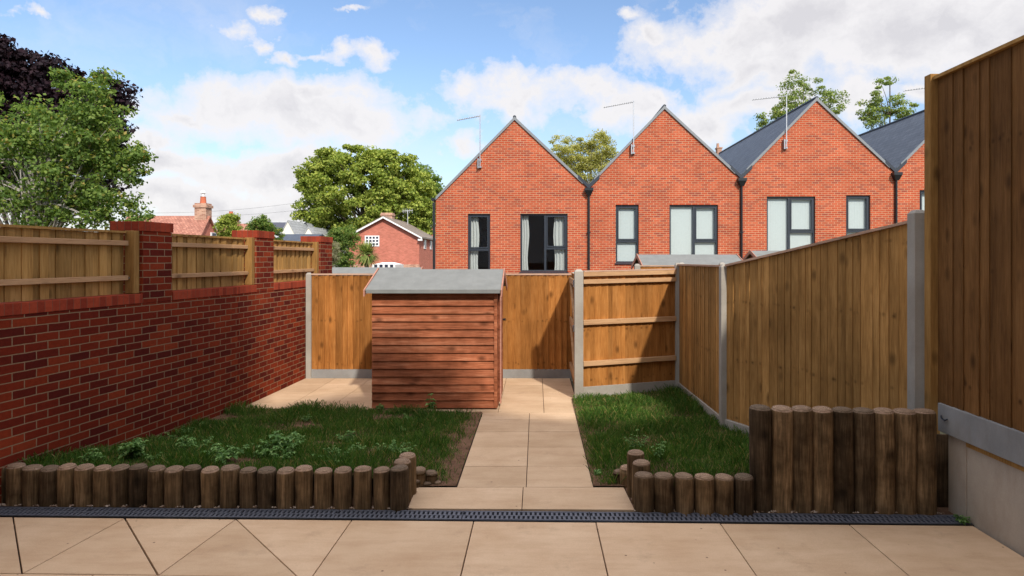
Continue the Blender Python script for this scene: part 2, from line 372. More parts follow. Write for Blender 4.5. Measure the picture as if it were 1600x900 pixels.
# left, slabs with diagonal cuts
xa,xb,xc=XX(28,5.0),XX(197,4.95),XX(370,4.93); xd=jx[0]
ra,rb,rc=XX(34,4.06),XX(250,4.06),XX(468,4.05)
polys+=[([front(-4.6),front(xa),row(ra),row(-4.6)],.005),([front(xa),front(xb),row(ra)],.004),([front(xb),row(rb),row(ra)],.006),
        ([front(xb),front(xc),row(rb)],.005),([front(xc),row(rc),row(rb)],.004),([front(xc),front(xd),row(xd),row(rc)],.004)]
y0=3.985
for r in range(5):
    xs=[-4.6]+[xd-3+.93*k for k in range(0,8)]+[3.27]
    xs=[-4.6,-3.7,-2.8,-1.9]+jx[1:] if r>-1 else xs
    for a,b in zip(xs[:-1],xs[1:]):
        f=lambda x,k: (x, y0-.9*k+SK*x*1.1)
        polys.append([f(a,r+1),f(b,r+1),f(b,r),f(a,r)])
patio=slabs('patio',polys,M['patio']); tag(patio,None,None,kind='structure')
# path
L=[]
def PR(y,t): return (XX(713+(755-713)*t,y),)
rows=[5.592,6.154,6.78,7.38,7.94,8.28]
xl,xm,xr=-.695,-.088,.50
for a,b in zip(rows[:-1],rows[1:]):
    L.append([(xl,a),(xm,a),(xm,b),(xl,b)]); L.append([(xm,a),(xr,a),(xr,b),(xm,b)])
L.append([(-1.03,5.115),(-.115,5.10),(-.115,5.59),(-1.05,5.59)]); L.append([(-.115,5.10),(.785,5.085),(.765,5.585),(-.115,5.59)])
tag(slabs('path',L,M['path'],z=.004,gap=.003),None,None,kind='structure')
L=[]
ys=[8.29,8.92,9.55,10.15,10.8]
for a,b in zip(ys[:-1],ys[1:]):
    a0=a if a>8.3 else 8.48
    for x0,x1 in ((-4.05,-3.36),(-3.36,-2.76),(-2.76,-2.16),(-2.16,-1.56)): L.append([(x0,a0),(x1,a0),(x1,b),(x0,b)])
    for x0,x1 in ((-1.56,-.86),(-.86,-.50),(-.50,.10),(.10,.56)):
        L.append([(x0,a if x0>-1.6 else a0),(x1,a),(x1,b),(x0,b)])
tag(slabs('paving',L,M['path'],z=.0,gap=.003),None,None,kind='structure')
jb=MB(); jb.box(-4.7,3.3,-.6,4.88,-.06,-.022); jb.box(-1.08,.80,5.09,5.62,-.06,-.02); jb.box(-.75,.52,5.5,8.4,-.06,-.02); jb.box(-4.1,.58,8.3,10.9,-.061,-.022)
tag(jb.build('joint_bed',M['joint']),None,None,kind='structure')

# ------------------------------------------------------------------ drain channel with gratings
dr=thing('drain_channel','dark grey slotted drainage channel running across the garden between patio and logs','drain',(0,4.98,0))
DW=.105
def dpt(x,o): return (x, YF+.012+dy(x)+o)
ch=MB()
for o0,o1,z0,z1 in ((0,.012,-.08,.001),(.178,.19,-.08,.001),(0,.19,-.085,-.07)):
    ch.hexa([(*dpt(-4.55,o0),z0),(*dpt(3.34,o0),z0),(*dpt(3.34,o1),z0),(*dpt(-4.55,o1),z0)],[(*dpt(-4.55,o0),z1),(*dpt(3.34,o0),z1),(*dpt(3.34,o1),z1),(*dpt(-4.55,o1),z1)])
ch.build('channel',M['black'],dr)
x=-4.53
while x<3.3:
    e=min(x+.985,3.33); m=MB()
    def bar(a,b,o0,o1,z1=.0): m.hexa([(*dpt(a,o0),-.02),(*dpt(b,o0),-.02),(*dpt(b,o1),-.02),(*dpt(a,o1),-.02)],[(*dpt(a,o0),z1),(*dpt(b,o0),z1),(*dpt(b,o1),z1),(*dpt(a,o1),z1)])
    bar(x,e,.014,.03,.004); bar(x,e,.088,.102,.003); bar(x,e,.16,.176,.004)
    k=x
    while k<e-.02:
        bar(k,k+.019,.031,.087,.002); bar(k+.018,min(k+.037,e),.103,.159,.002); k+=.037
    m.build('grate',M['grate'],dr); x+=.99

# ------------------------------------------------------------------ lawns, grass, soil
def sm(a,b,t): t=max(0,min(1,(t-a)/(b-a))); return t*t*(3-2*t)
def gh(x,y):
    n=mnoise.noise(Vector((x*1.7,y*1.7,0)))*.02+mnoise.noise(Vector((x*6,y*6,3)))*.006
    if x<0:
        k=1-sm(-1.4,-1.15,x)*(1-sm(5.6,6.0,y)); return .012+.20*(1-sm(5.5,7.3,y))*sm(0,.75,-.72-x)*k+n*sm(0,.3,-.7-x)
    k=1-(1-sm(.93,1.2,x))*(1-sm(5.6,6.0,y)); return .012+.19*(1-sm(5.4,7.0,y))*sm(0,.6,x-.6)*k+n*sm(0,.3,x-.52)
def wallX(Y): return -3.95-.125*(8.47-Y) if Y<8.47 else -3.95+.045*(Y-8.47)
def fenceX(y): return 2.14+.04*(9.7-y)/2.2 if y>7.52 else 2.18+(7.52-y)*(3.17-2.18)/2.1
def inL(x,y):
    if not(wallX(y)-.02<x<xl-.003): return False
    if y<5.22+dy(x)+.03 or y>8.47: return False
    if y<5.62 and x>-1.17: return False
    if x>-2.2 and y>8.47: return False
    if x>-1.6 and y>8.28: return False
    return True
def fy(x): return 9.13+(x-.6)*(9.7-9.17)/(2.14-.64)
def inR(x,y):
    if not (xr+.003<x<fenceX(y)): return False
    if y<5.62 and x<.93: return False
    if y<5.2: return False
    if y>fy(x)+.02: return False
    return True
def lawn(name,test,x0,x1,y0,y1,s=.05):
    m=MB(); idx={}; 
    nx=int((x1-x0)/s)+1; ny=int((y1-y0)/s)+1
    def vid(i,j):
        if (i,j) not in idx:
            xx=x0+i*s; yy=y0+j*s; idx[(i,j)]=len(m.v); m.v.append((xx,yy,gh(xx,yy)))
        return idx[(i,j)]
    for i in range(nx):
        for j in range(ny):
            if test(x0+(i+.5)*s,y0+(j+.5)*s):
                m.f.append((vid(i,j),vid(i+1,j),vid(i+1,j+1),vid(i,j+1))); m.m.append(0)
    o=m.build(name,M['soil'],smooth=True); tag(o,None,None,kind='structure')
    sb=MB()
    return o
lawn('lawn_soil',inL,-4.5,-.695,5.2,8.5)
lawn('lawn_soil',inR,.50,3.2,5.2,9.9)
def grass(test,x0,x1,y0,y1,n,bare):
    V=[]
    cnt=0
    while cnt<n:
        x=R.uniform(x0,x1); y=R.uniform(y0,y1)
        if not test(x,y): continue
        b=bare(x,y)
        if R.random()<b: continue
        cnt+=1
        d=mnoise.noise(Vector((x*2.2,y*2.2,9)))
        h=(.030+.065*R.random()**1.7)*(1+1.1*d)*(1-.45*b); h=max(.018,h)
        w=R.uniform(.0022,.0042); a=R.uniform(0,6.283); lean=R.uniform(.1,.9)*h; la=R.uniform(0,6.283)
        z=gh(x,y)-.004; cx,cy=math.cos(a)*w,math.sin(a)*w; lx,ly=math.cos(la)*lean,math.sin(la)*lean
        V+= [(x-cx,y-cy,z),(x+cx,y+cy,z),(x+cx*.5+lx,y+cy*.5+ly,z+h),(x-cx*.5+lx*1.05,y-cy*.5+ly*1.05,z+h*.98)]
    return V
def bareL(x,y):
    d=xl-x
    b=.93*(1-sm(.05,.33,d+.12*mnoise.noise(Vector((x*3,y*3,1)))))
    b=max(b,.9*sm(.18,.4,mnoise.noise(Vector((x*1.6,y*2.2,5)))))
    b=max(b,.85*sm(8.2,8.45,y+.15*mnoise.noise(Vector((x*3,y*3,2))))*(1 if x>-2.3 else .3))
    return b
def bareR(x,y):
    return max(.6*(1-sm(.0,.16,x-xr)), .8*(1-sm(.02,.16,fy(x)-y))*(1-sm(1.4,1.9,x)))
V=grass(inL,-4.5,-.69,5.2,8.5,62000,bareL); o=npmesh('grass',np.array(V),4,M['blade']); tag(o,'green lawn grass with bare soil patches left of the path','grass',kind='stuff')
V=grass(inR,.50,3.2,5.2,9.9,48000,bareR); o=npmesh('grass',np.array(V),4,M['blade']); tag(o,'dense shaded green lawn grass right of the path','grass',kind='stuff')

# weeds
def leafquad(V,p,dirv,l,w,droop=.3):
    d=Vector(dirv).normalized(); s=d.cross(Vector((0,0,1)));
    if s.length<.1: s=Vector((1,0,0))
    s.normalize(); p=Vector(p); mid=p+d*l*.5; tip=p+d*l+Vector((0,0,-droop*l))
    V+= [tuple(p),tuple(mid+s*w+Vector((0,0,.1*l))),tuple(tip),tuple(mid-s*w+Vector((0,0,.1*l)))]
def weed(x,y,h,spread,n,lab,ls=.05,mat='weed',grp='weeds growing in the left lawn',z=None):
    z=gh(x,y) if z is None else z
    t=thing('weed_plant',lab,'weed',(x,y,z),group=grp)
    V=[]; st=MB(); st.tube([(x,y,z-.03),(x,y,z+.012)],[.012,.006],6)
    for k in range(n):
        a=R.uniform(0,6.28); rr=R.random()**.6*spread; hx=h*(R.uniform(.55,1)*(1-.4*rr/spread))
        top=Vector((x+math.cos(a)*rr,y+math.sin(a)*rr,z+hx)); base=Vector((x+math.cos(a)*.003,y+math.sin(a)*.003,z-.005))
        st.tube([base,(base+top)/2+Vector((0,0,.02)),top],[.0025,.002,.0015],5)
        for lv in range(3):
            q=base.lerp(top,1-.28*lv); nl=5 if lv==0 else 4; a0=R.uniform(0,6)
            for i in range(nl):
                b=a0+i*6.283/nl+R.uniform(-.2,.2); l=ls*R.uniform(.7,1.2)*(.75+.25*lv)
                leafquad(V,q,(math.cos(b),math.sin(b),R.uniform(.0,.5)),l,l*.27)
    st.build('stem',M['weed'],t); npmesh('leaves',np.array(V),4,M['weed'],t,off=(x,y,z))
def wp(px,py): Y=2000/(py-HY)*.93; return XX(px,Y),Y
weed(-3.62,5.75,.22,.16,12,'leafy green weed against the dark brick wall nearest the logs',.07)
weed(-3.25,6.05,.17,.2,14,'dark bushy weed patch beside the brick wall',.05)
weed(-2.75,5.62,.19,.2,14,'pale leafy nettle clump just behind the left log row',.055)
weed(-2.35,5.95,.24,.24,18,'tallest bright nettle clump in the left lawn',.06)
weed(-2.05,6.9,.12,.14,10,'small bright weed at the middle of the left lawn',.045)
weed(-1.75,5.7,.12,.28,22,'spreading low clover patch behind the logs',.03)
weed(-1.35,6.1,.12,.22,16,'low weed patch with small leaves behind the corner logs',.032)
weed(-1.55,7.9,.10,.12,7,'small weed in the grass in front of the shed',.035)
weed(-1.38,8.33,.24,.05,3,'upright light green weed against the bottom boards of the shed',.07)
weed(-2.05,8.40,.10,.05,3,'tiny weed at the left foot of the shed',.04)
weed(1.02,6.5,.22,.14,9,'wispy dark sprig growing in the right lawn near the path','ls' and .03,grp='weeds growing in the right lawn')
weed(1.12,5.9,.26,.12,8,'tall thin sprig behind the right corner logs',.03,grp='weeds growing in the right lawn')
weed(.57,5.9,.05,.05,5,'small round leaved weed on the right edge of the path',.035,grp='weeds growing in the right lawn')
weed(3.22,4.84,.08,.05,6,'small green weed at the foot of the rendered wall by the drain end',.03,grp='weeds by the drain',z=0.)

for k in range(14):
    q=R.random(); y_=R.uniform(5.45,7.9); x_=wallX(y_)+.12+R.random()**1.6*2.2 if k<9 else R.uniform(-3.2,-1.0)
    weed(x_,y_,R.uniform(.06,.13),R.uniform(.06,.14),R.randint(4,9),'low leafy weed scattered through the left lawn',R.uniform(.025,.05))
# gravel and debris along the logs
V=[]
for k in range(1500):
    x=R.uniform(-4.4,3.2)
    if -1.0<x<.78: 
        if R.random()<.93: continue
        x=R.choice([-1.06,.82])+R.uniform(-.04,.04); y=R.uniform(5.1,5.5)
    else: y=5.055+dy(x)+.025+abs(R.gauss(0,.022))
    s=R.uniform(.004,.011); z=R.uniform(-.002,.006)
    top=(x,y,z+s); r=[(x+s*1.3*math.cos(a+k),y+s*math.sin(a+k),z) for a in (0,1.57,3.14,4.71)]
    for i in range(4): V+=[r[i],r[(i+1)%4],top]
def gm():
    m=NT('gravel',.9,.2); m.col(m.ramp(m.island(),[(0,(.12,.07,.045)),(.5,(.35,.24,.16)),(1,(.6,.5,.4))])); return m.mat
o=npmesh('gravel',np.array(V),3,gm()); tag(o,'loose pale gravel and crumbs along the foot of the logs','gravel',kind='stuff')
gb=MB(); gb.hexa([(-4.55,5.054+.1,-.05),(-1.03,5.054+.023,-.05),(-1.03,5.62,-.05),(-4.55,5.62,-.05)],[(-4.55,5.054+.1,-.006),(-1.03,5.054+.023,-.006),(-1.03,5.62,-.006),(-4.55,5.62,-.006)])
gb.hexa([(.78,5.04,-.05),(3.6,4.98,-.05),(3.6,5.62,-.05),(.78,5.62,-.05)],[(.78,5.04,-.006),(3.6,4.98,-.006),(3.6,5.62,-.006),(.78,5.62,-.006)])
tag(gb.build('soil_strip',M['soil']),None,None,kind='structure')
def litter(px,py,col,lab,s=.03):
    x,y=G(px,py); m=MB(); m.add([(x-s,y,.008),(x,y-s*.5,.013),(x+s*1.1,y+s*.2,.02),(x+.2*s,y+s*.55,.01),(x-s,y,.005),(x,y-s*.5,.010),(x+s*1.1,y+s*.2,.017),(x+.2*s,y+s*.55,.007)],[(0,1,2,3),(7,6,5,4),(0,4,5,1),(1,5,6,2),(2,6,7,3),(3,7,4,0)])
    tag(m.build('fallen_leaf',col),lab,'leaf','small litter on the drain grating')
litter(190,789,M['white'],'small white scrap on the drain at the left logs',.045)
litter(470,789,M['leafdry'],'brown dead leaf against the left logs',.03)
litter(1418,803,M['leafdry'],'orange dead leaf on the right end of the grating',.02)
litter(1385,797,M['white'],'pale curled scrap at the foot of the tall logs',.035)
litter(1142,801,M['leafdry'],'reddish dead leaf on the grating below the short right logs',.015)

# ------------------------------------------------------------------ logs
ORD=['first','second','third','fourth','fifth','sixth','seventh','eighth','ninth','tenth','eleventh','twelfth','thirteenth','fourteenth','fifteenth','sixteenth','seventeenth','eighteenth','nineteenth','twentieth','twenty-first','twenty-second','twenty-third','twenty-fourth','twenty-fifth']
def log(x,y,r,h,lab,grp,z0=-.03):
    m=MB(); n=22; ph=R.uniform(0,6); e=R.uniform(.01,.035); cr=R.uniform(0,6.28); tx,ty=R.uniform(-.05,.05),R.uniform(-.05,.05)
    wob=lambda a,z: 1+e*math.sin(2*a+ph)+.012*math.sin(5*a+ph*2+z*4)-(.05*math.exp(-((math.atan2(math.sin(a-cr),math.cos(a-cr)))/.1)**2))
    prof=[(r,0)]+[(r*(1+R.uniform(-.012,.012)),h*k/6) for k in range(1,6)]+[(r,h-.04),(r*.96,h-.024),(r*.86,h-.009),(r*.62,h-.001),(r*.2,h+.001)]
    b0=len(m.f); m.lathe(prof,n,(0,0,0),wob=wob)
    m.m=[1 if (i//n)>=7 else 0 for i in range(len(m.f))]
    m.v=[(vx,vy,vz+((tx*vx+ty*vy) if vz>h-.05 else 0)) for vx,vy,vz in m.v]
    o=m.build('log_post',[M['log'],M['log_top']],None,smooth=True,local=True); o.location=(x,y,z0); o.rotation_euler=(R.uniform(-.012,.012),R.uniform(-.012,.012),R.uniform(0,6.28))
    tag(o,lab,'log',grp); return o
xs=[-6,25.5,52,78,105,132.5,160,188,216,244.5,273,301,329.5,359,388.5,417.5,446.5,475.5,506,536.5,567,597]
gl='short logs edging the left lawn along the drain'
for i,px in enumerate(xs):
    Y=5.145+.09*(1-px/640.); k=len(xs)-i
    lab='%s short brown log to the left of the corner log by the step'%ORD[k-1] if k>1 else 'dark short log just left of the corner log by the step'
    if i==16: lab='short log topped with a pale bird dropping, sixth left of the corner log'
    log(XX(px,Y),Y,.0705+R.uniform(-.004,.004),.345+R.uniform(-.012,.012),lab,gl)
log(XX(624,5.13),5.135,.074,.365,'corner log standing at the front left of the step slabs',gl)
gl='logs turning the left corner of the step'
log(XX(629,5.29),5.29,.074,.37,'second log back from the drain at the left side of the step',gl)
log(XX(637,5.44),5.44,.072,.375,'rearmost tall log at the left side of the step',gl)
log(XX(655,5.66),5.66,.062,.18,'short log with rounded top behind the left corner, nearer the corner',gl)
log(XX(673,5.68),5.69,.058,.145,'short log behind the left corner, nearer the path',gl)
log(XX(651.5,5.60)-.01,5.615,.045,.10,'lowest stub log tucked against the left rear tall log',gl)
log(XX(667.5,5.63),5.635,.04,.065,'lowest stub log between slab edge and short logs on the left',gl)
log(XX(684,5.66),5.66,.035,.062,'small stub log ending the left corner row by the path',gl)
gr='short logs edging the right lawn along the drain'
for i,px in enumerate([1006,1037.5,1069,1100.5,1131,1162.5]):
    Y=5.10-.01*i
    log(XX(px,Y),Y,.078+R.uniform(-.003,.003),.325+R.uniform(-.008,.008),['corner log at the front right of the step slabs','mossy short log just right of the right corner log','pale topped short log, third from the right corner of the step','dark short log, third before the tall log screen','short log, second before the tall log screen','short log touching the tall log screen'][i],gr)
gr2='logs turning the right corner of the step'
log(XX(1001,5.26),5.26,.075,.37,'second log back from the drain at the right side of the step',gr2)
log(XX(994,5.41),5.42,.073,.405,'rearmost tall log at the right side of the step',gr2)
log(XX(978,5.65),5.66,.055,.20,'short log behind the right corner, nearer the tall log',gr2)
log(XX(967,5.70),5.70,.05,.15,'short log behind the right corner, nearer the path',gr2)
gt='tall logs standing as a screen at the right fence'
for i in range(9):
    px=1189+i*31.9; Y=5.12-.008*i
    lab=['leftmost tall log, lit along its left side, of the log screen'] + ['%s tall log from the left in the log screen'%ORD[k] for k in range(1,8)] + ['rightmost tall log, next to the dark gap by the rendered wall']
    log(XX(px,Y),Y,.0835+R.uniform(-.003,.003),.845+R.uniform(-.008,.008),lab[i],gt)

# ------------------------------------------------------------------ left brick wall with piers and infill fences
w=thing('brick_wall','long dark red brick garden wall with piers along the left side','wall',(-4.1,8,0))
T=.215
def wseg(m,ya,yb,z0,z1,o0=0.0,o1=-T,mi=0):
    a0,b0=wallX(ya),wallX(yb)
    m.hexa([(a0+o1,ya,z0),(a0+o0,ya,z0),(b0+o0,yb,z0),(b0+o1,yb,z0)],[(a0+o1,ya,z1),(a0+o0,ya,z1),(b0+o0,yb,z1),(b0+o1,yb,z1)],mi)
piers=[(6.77,7.21),(8.985,9.5),(11.32,11.89)]
ZC=1.63
m=MB(); z0,z1=-.05,ZC-.102
for yy in (2.6,8.47,11.9):
    a=wallX(yy); m.v+=[(a-T,yy,z0),(a,yy,z0),(a,yy,z1),(a-T,yy,z1)]
for k in (0,4):
    for i in range(4): m.f.append((k+i,k+(i+1)%4,k+4+(i+1)%4,k+4+i)); m.m.append(0)
m.f+=[(3,2,1,0),(8,9,10,11)]; m.m+=[0,0]
m.f=[f[::-1] for f in m.f]
m.build('wall',M['garden_brick'],w)
m=MB()
for a,b in ((2.6,6.76),(7.22,8.47),(8.47,8.975),(9.51,11.31)): wseg(m,a,b,ZC-.1,ZC,.008,-T-.008)
m.build('coping',M['soldier'],w,bevel=.004)
for a,b in piers:
    m=MB(); wseg(m,a,b,ZC-.1,2.29,.003,-.33); pr=m.build('pier',M['garden_brick'],w)
    m=MB(); wseg(m,a-.012,b+.012,2.292,2.395,.014,-.345); m.build('pier_cap',M['soldier'],pr,bevel=.005)
def boards(m,p0,p1,zb,zt,pitch,side,t0=.007,t1=.02,over=.012,jit=.004,irr=.0,alt=0.):
    """feather-edge boards from p0 to p1. zb, zt: (start,end) heights; side: +1 left of the run"""
    p0=Vector(p0); p1=Vector(p1); L=(p1-p0).length; t=(p1-p0)/L; n=Vector((-t.y,t.x))*side
    k=max(1,round(L/pitch)); s=L/k
    cut=[0]+[(i+R.uniform(-irr,irr))*s for i in range(1,k)]+[L]
    for i in range(k):
        a=cut[i]; b=min(L,cut[i+1]+over); al=alt*(i%2); j=R.uniform(-.0015,.0015); r1=R.uniform(-jit,jit)
        f=lambda q,zz: zz[0]+(zz[1]-zz[0])*q/L
        A=p0+t*a; B=p0+t*b
        ta=t0+al+j+R.uniform(0,.002); tb=t1+al+j+R.uniform(-.003,.003); c=R.uniform(-.002,.003)
        bot=[A,B,B+n*tb,A+n*ta]; top=[A,B,B+n*(tb+c),A+n*(ta+c*.5)]
        if side<0: bot=[bot[3],bot[2],bot[1],bot[0]]; top=[top[3],top[2],top[1],top[0]]
        za=[f(a,zb),f(b,zb),f(b,zb),f(a,zb)]; zc=[f(a,zt),f(b,zt),f(b,zt),f(a,zt)]
        if side<0: za=[za[3],za[2],za[1],za[0]]; zc=[zc[3],zc[2],zc[1],zc[0]]
        m.hexa([(v.x,v.y,z+(r1 if r1<0 else 0)*.5) for v,z in zip(bot,za)],[(v.x,v.y,z+r1*.3) for v,z in zip(top,zc)])
    return m
def beam(m,p0,p1,z0,z1,o0,o1,h,side=1):
    """beam along p0-p1, bottom z0->z1, height h, from normal offset o0 to o1"""
    p0=Vector(p0); p1=Vector(p1); t=(p1-p0).normalized(); n=Vector((-t.y,t.x))*side
    q=[p0+n*o0,p1+n*o0,p1+n*o1,p0+n*o1]; z=[z0,z1,z1,z0]
    hh=h if isinstance(h,(list,tuple)) else (h,h)
    H4=[hh[0],hh[1],hh[1],hh[0]]
    b=[(v.x,v.y,k) for v,k in zip(q,z)]; tt=[(v.x,v.y,k+g_) for v,k,g_ in zip(q,z,H4)]
    if (q[1]-q[0]).cross(q[3]-q[0])<0: b=b[::-1]; tt=tt[::-1]
    m.hexa(b,tt)
runs=[(3.0,6.765,'nearest brown fence panel on top of the left brick wall'),(7.22,8.975,'middle fence panel on the brick wall between two piers'),(9.51,11.31,'farthest fence panel on the brick wall, by the last pier')]
for a,b,lab in runs:
    mid=(a+b)/2; t=thing('fence_panel',lab,'fence',(wallX(mid)-.12,mid,ZC),group='timber fence panels set on the brick wall')
    segs=[(a,b)] if not (a<8.47<b) else [(a,8.47),(8.47,b)]
    mb=MB(); r1=[]; capm=MB(); R1=MB(); R2=MB()
    for s0,s1 in segs:
        e=s1-.10 if s1==b else s1
        p0=(wallX(s0)-.135,s0); p1=(wallX(e)-.135,e)
        boards(mb,p0,p1,(ZC+.004,ZC+.004),(2.262,2.262),.083,-1,t0=.004,t1=.012,over=.004,irr=.08,alt=.018)
        beam(capm,(wallX(s0)-.145,s0),(wallX(e)-.145,e),2.264,2.264,0,.06,.022,-1)
        for mm,z in ((R1,2.135),(R2,1.775)):
            beam(mm,p0,p1,z,z,.024,.072,.05,-1)
    mb.build('boards',M['infill'],t); capm.build('capping',M['infill'],t)
    R1.build('rail',M['rail'],t,bevel=.004); R2.build('rail',M['rail'],t,bevel=.004)
    m=MB(); yb=b-.006; ya=b-.098; X0=wallX(ya)-.115; m.box(X0,X0+.10,ya,yb,ZC+.003,2.292); pp=m.build('post',M['post_wood'],t,bevel=.006)
    m=MB(); m.lathe([(.008,0),(.008,.006)],10,(X0+.05,0,0)); m2=MB()
    for vx,vy,vz in m.v: m2.v.append((vx-.0,ya-.001-vz,ZC+.17+vy))
    m2.f=m.f; m2.m=m.m; m2.build('bolt',M['galv'],pp)

# ------------------------------------------------------------------ concrete posts
def cpost(parent,x,y,top,wd=.10,rz=0,z0=-.05):
    m=MB(); a=math.cos(rz); b=math.sin(rz)
    def q(hw,z): return [(x+a*u-b*v,y+b*u+a*v,z) for u,v in ((-hw,-hw),(hw,-hw),(hw,hw),(-hw,hw))]
    h=wd/2; m.hexa(q(h,z0),q(h,top-.03)); 
    m.hexa(q(h,top-.03),q(h*.55,top))
    m.f.pop(1); m.m.pop(1); m.f.pop(5); m.m.pop(5)
    return m.build('post',M['concrete'],parent,bevel=.006)

# rear fence
t=thing('rear_fence','sunlit orange boarded fence across the back behind the shed','fence',(-1.6,10.7,0))
m=MB(); boards(m,(-3.76,10.72),(.60,10.72),(.15,.15),(1.722,1.722),.100,-1,t0=.006,t1=.030,over=.010,irr=.15); m.build('boards',M['fence'],t)
m=MB(); beam(m,(-3.76,10.74),(.60,10.74),1.724,1.724,0,.055,.026,-1); m.build('capping',M['cap'],t)
m=MB(); m.box(-3.76,.60,10.69,10.74,0,.148); m.build('gravel_board',M['gravel_board'],t,bevel=.004)
cpost(t,-3.80,10.70,1.765,.085); cpost(t,-1.90,10.78,1.76,.09); cpost(t,.62,10.72,1.775,.06)

# fence section right of the gate
t=thing('gate_side_fence','fence section with three rails facing the garden, right of the gate','fence',(1.4,9.4,0))
A=(.66,9.19); B=(2.10,9.70)
m=MB(); boards(m,(A[0],A[1]+.05),(B[0],B[1]+.05),(.15,.15),(1.80,1.815),.098,-1,t0=.006,t1=.024,irr=.15); m.build('boards',M['fence'],t)
for z0,z1,h,o in ((1.742,1.765,.062,.055),(1.635,1.655,.062,.055),(1.045,1.055,.072,.055),(.452,.462,.07,.055)):
    m=MB(); beam(m,(A[0],A[1]+.03),(B[0],B[1]+.03),z0,z1,-.0,o,h,-1); m.build('rail',M['rail'],t,bevel=.004)
m=MB(); beam(m,(A[0],A[1]+.06),(B[0],B[1]+.06),1.8065,1.8295,0,.085,.02,-1); m.build('capping',M['cap'],t)
m=MB(); beam(m,(A[0],A[1]+.07),(B[0],B[1]+.07),-.04,-.04,0,.05,.19,-1); m.build('gravel_board',M['concrete'],t,bevel=.004)
cpost(t,.607,9.17,1.845,.125)
# gate
t=thing('garden_gate','narrow timber garden gate seen edge-on beside the concrete post','gate',(.6,9.9,0))
m=MB(); boards(m,(.60,9.27),(.60,10.62),(.05,.05),(1.76,1.76),.1,1,t0=.012,t1=.018); m.build('boards',M['fence'],t)
for z in (.2,.95,1.6):
    m=MB(); beam(m,(.582,9.30),(.582,10.6),z,z,0,.035,.09,1); m.build('ledge',M['rail'],t,bevel=.003)
m=MB(); m.hexa([(.548,9.32,.28),(.580,9.32,.28),(.580,9.42,.28),(.548,9.42,.28)],[(.548,10.45,.95),(.580,10.45,.95),(.580,10.55,.95),(.548,10.55,.95)]); m.build('brace',M['rail'],t)
m=MB(); m.hexa([(.548,9.32,1.03),(.580,9.32,1.03),(.580,9.42,1.03),(.548,9.42,1.03)],[(.548,10.45,1.6),(.580,10.45,1.6),(.580,10.55,1.6),(.548,10.55,1.6)]); m.build('brace',M['rail'],t)
for z in (.99,1.64):
    m=MB(); m.box(.535,.548,9.25,9.50,z-.02,z+.02); m.box(.53,.56,9.235,9.262,z-.05,z+.05); m.build('hinge',M['galv'],t,bevel=.002)

# right fence, two stretches
t=thing('side_fence','brown boarded side fence on the right climbing towards the tall panel','fence',(2.4,7.6,0))
A=(2.14,9.68); B=(2.18,7.56); D=(3.17,5.47)
m=MB(); boards(m,(A[0]+.03,A[1]),(B[0]+.03,B[1]),(.13,.13),(1.895,1.90),.098,-1,t0=.008,t1=.016,irr=.2); m.build('boards',M['fence_shade'],t)
m=MB(); boards(m,(B[0]+.05,B[1]-.08),(D[0]+.03,D[1]),(.13,.13),(1.905,2.30),.092,-1,t0=.008,t1=.016,irr=.22); m.build('boards',M['fence_shade'],t)
m=MB(); beam(m,(A[0]+.045,A[1]),(B[0]+.045,B[1]),1.897,1.902,0,.05,.022,-1); m.build('capping',M['cap'],t)
m=MB(); beam(m,(B[0]+.065,B[1]-.08),(D[0]+.045,D[1]),1.907,2.302,0,.055,.024,-1); m.build('capping',M['cap'],t)
m=MB(); beam(m,(A[0]+.05,A[1]),(B[0]+.05,B[1]),-.04,-.04,0,.05,.165,-1); m.build('gravel_board',M['concrete'],t,bevel=.004)
m=MB(); beam(m,(B[0]+.06,B[1]-.08),(D[0]+.05,D[1]),-.04,-.04,0,.05,.165,-1); m.build('gravel_board',M['concrete'],t,bevel=.004)
cpost(t,2.15,9.73,1.935,.085); cpost(t,2.205,7.52,1.93,.095); cpost(t,3.215,5.40,2.41,.112,.0)

m=MB(); m.box(1.83,3.16,5.235,5.275,-.05,.70); m.box(3.12,3.6,5.16,5.18,-.05,.58)  # added dark boards that black out the gap behind and beside the tall logs
o=m.build('gap_board',M['log']); tag(o,'dark board added to black out the void behind the tall log screen','board')
# tall fence and rendered wall
t=thing('tall_fence','very tall dark brown fence panel with a wooden post at the right edge','fence',(3.26,4,0))
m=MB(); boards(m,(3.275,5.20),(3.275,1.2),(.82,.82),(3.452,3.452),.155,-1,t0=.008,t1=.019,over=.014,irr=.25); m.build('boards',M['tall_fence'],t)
m=MB(); beam(m,(3.30,5.20),(3.30,1.2),3.454,3.454,0,.075,.026,-1); m.build('capping',M['infill'],t)
m=MB(); m.box(3.205,3.285,5.205,5.29,-.05,3.505); m.build('post',M['post_wood'],t,bevel=.006)
m=MB(); m.box(3.238,3.272,1.2,5.165,.612,.838); gbd=m.build('gravel_board',M['gravel_board'],t,bevel=.006)
m=MB(); pts=[(3.232,5.11,.745),(3.222,5.09,.73),(3.222,5.05,.722),(3.23,5.03,.735)]; m.tube(pts,[.006]*4,6); m.build('hook',M['black'],gbd)
t=thing('rendered_wall','low cream rendered retaining wall under the tall fence on the right','wall',(3.4,4,0))
m=MB(); m.box(3.285,3.6,1.2,4.88,-.05,.565); m.build('wall',M['render'],t)
m=MB(); m.box(3.279,3.6,4.885,5.095,-.05,.60); m.build('pilaster',M['render'],t,bevel=.004)
m=MB(); m.box(3.276,3.6,1.2,4.88,.567,.61); m.build('coping_strip',M['infill'],t)

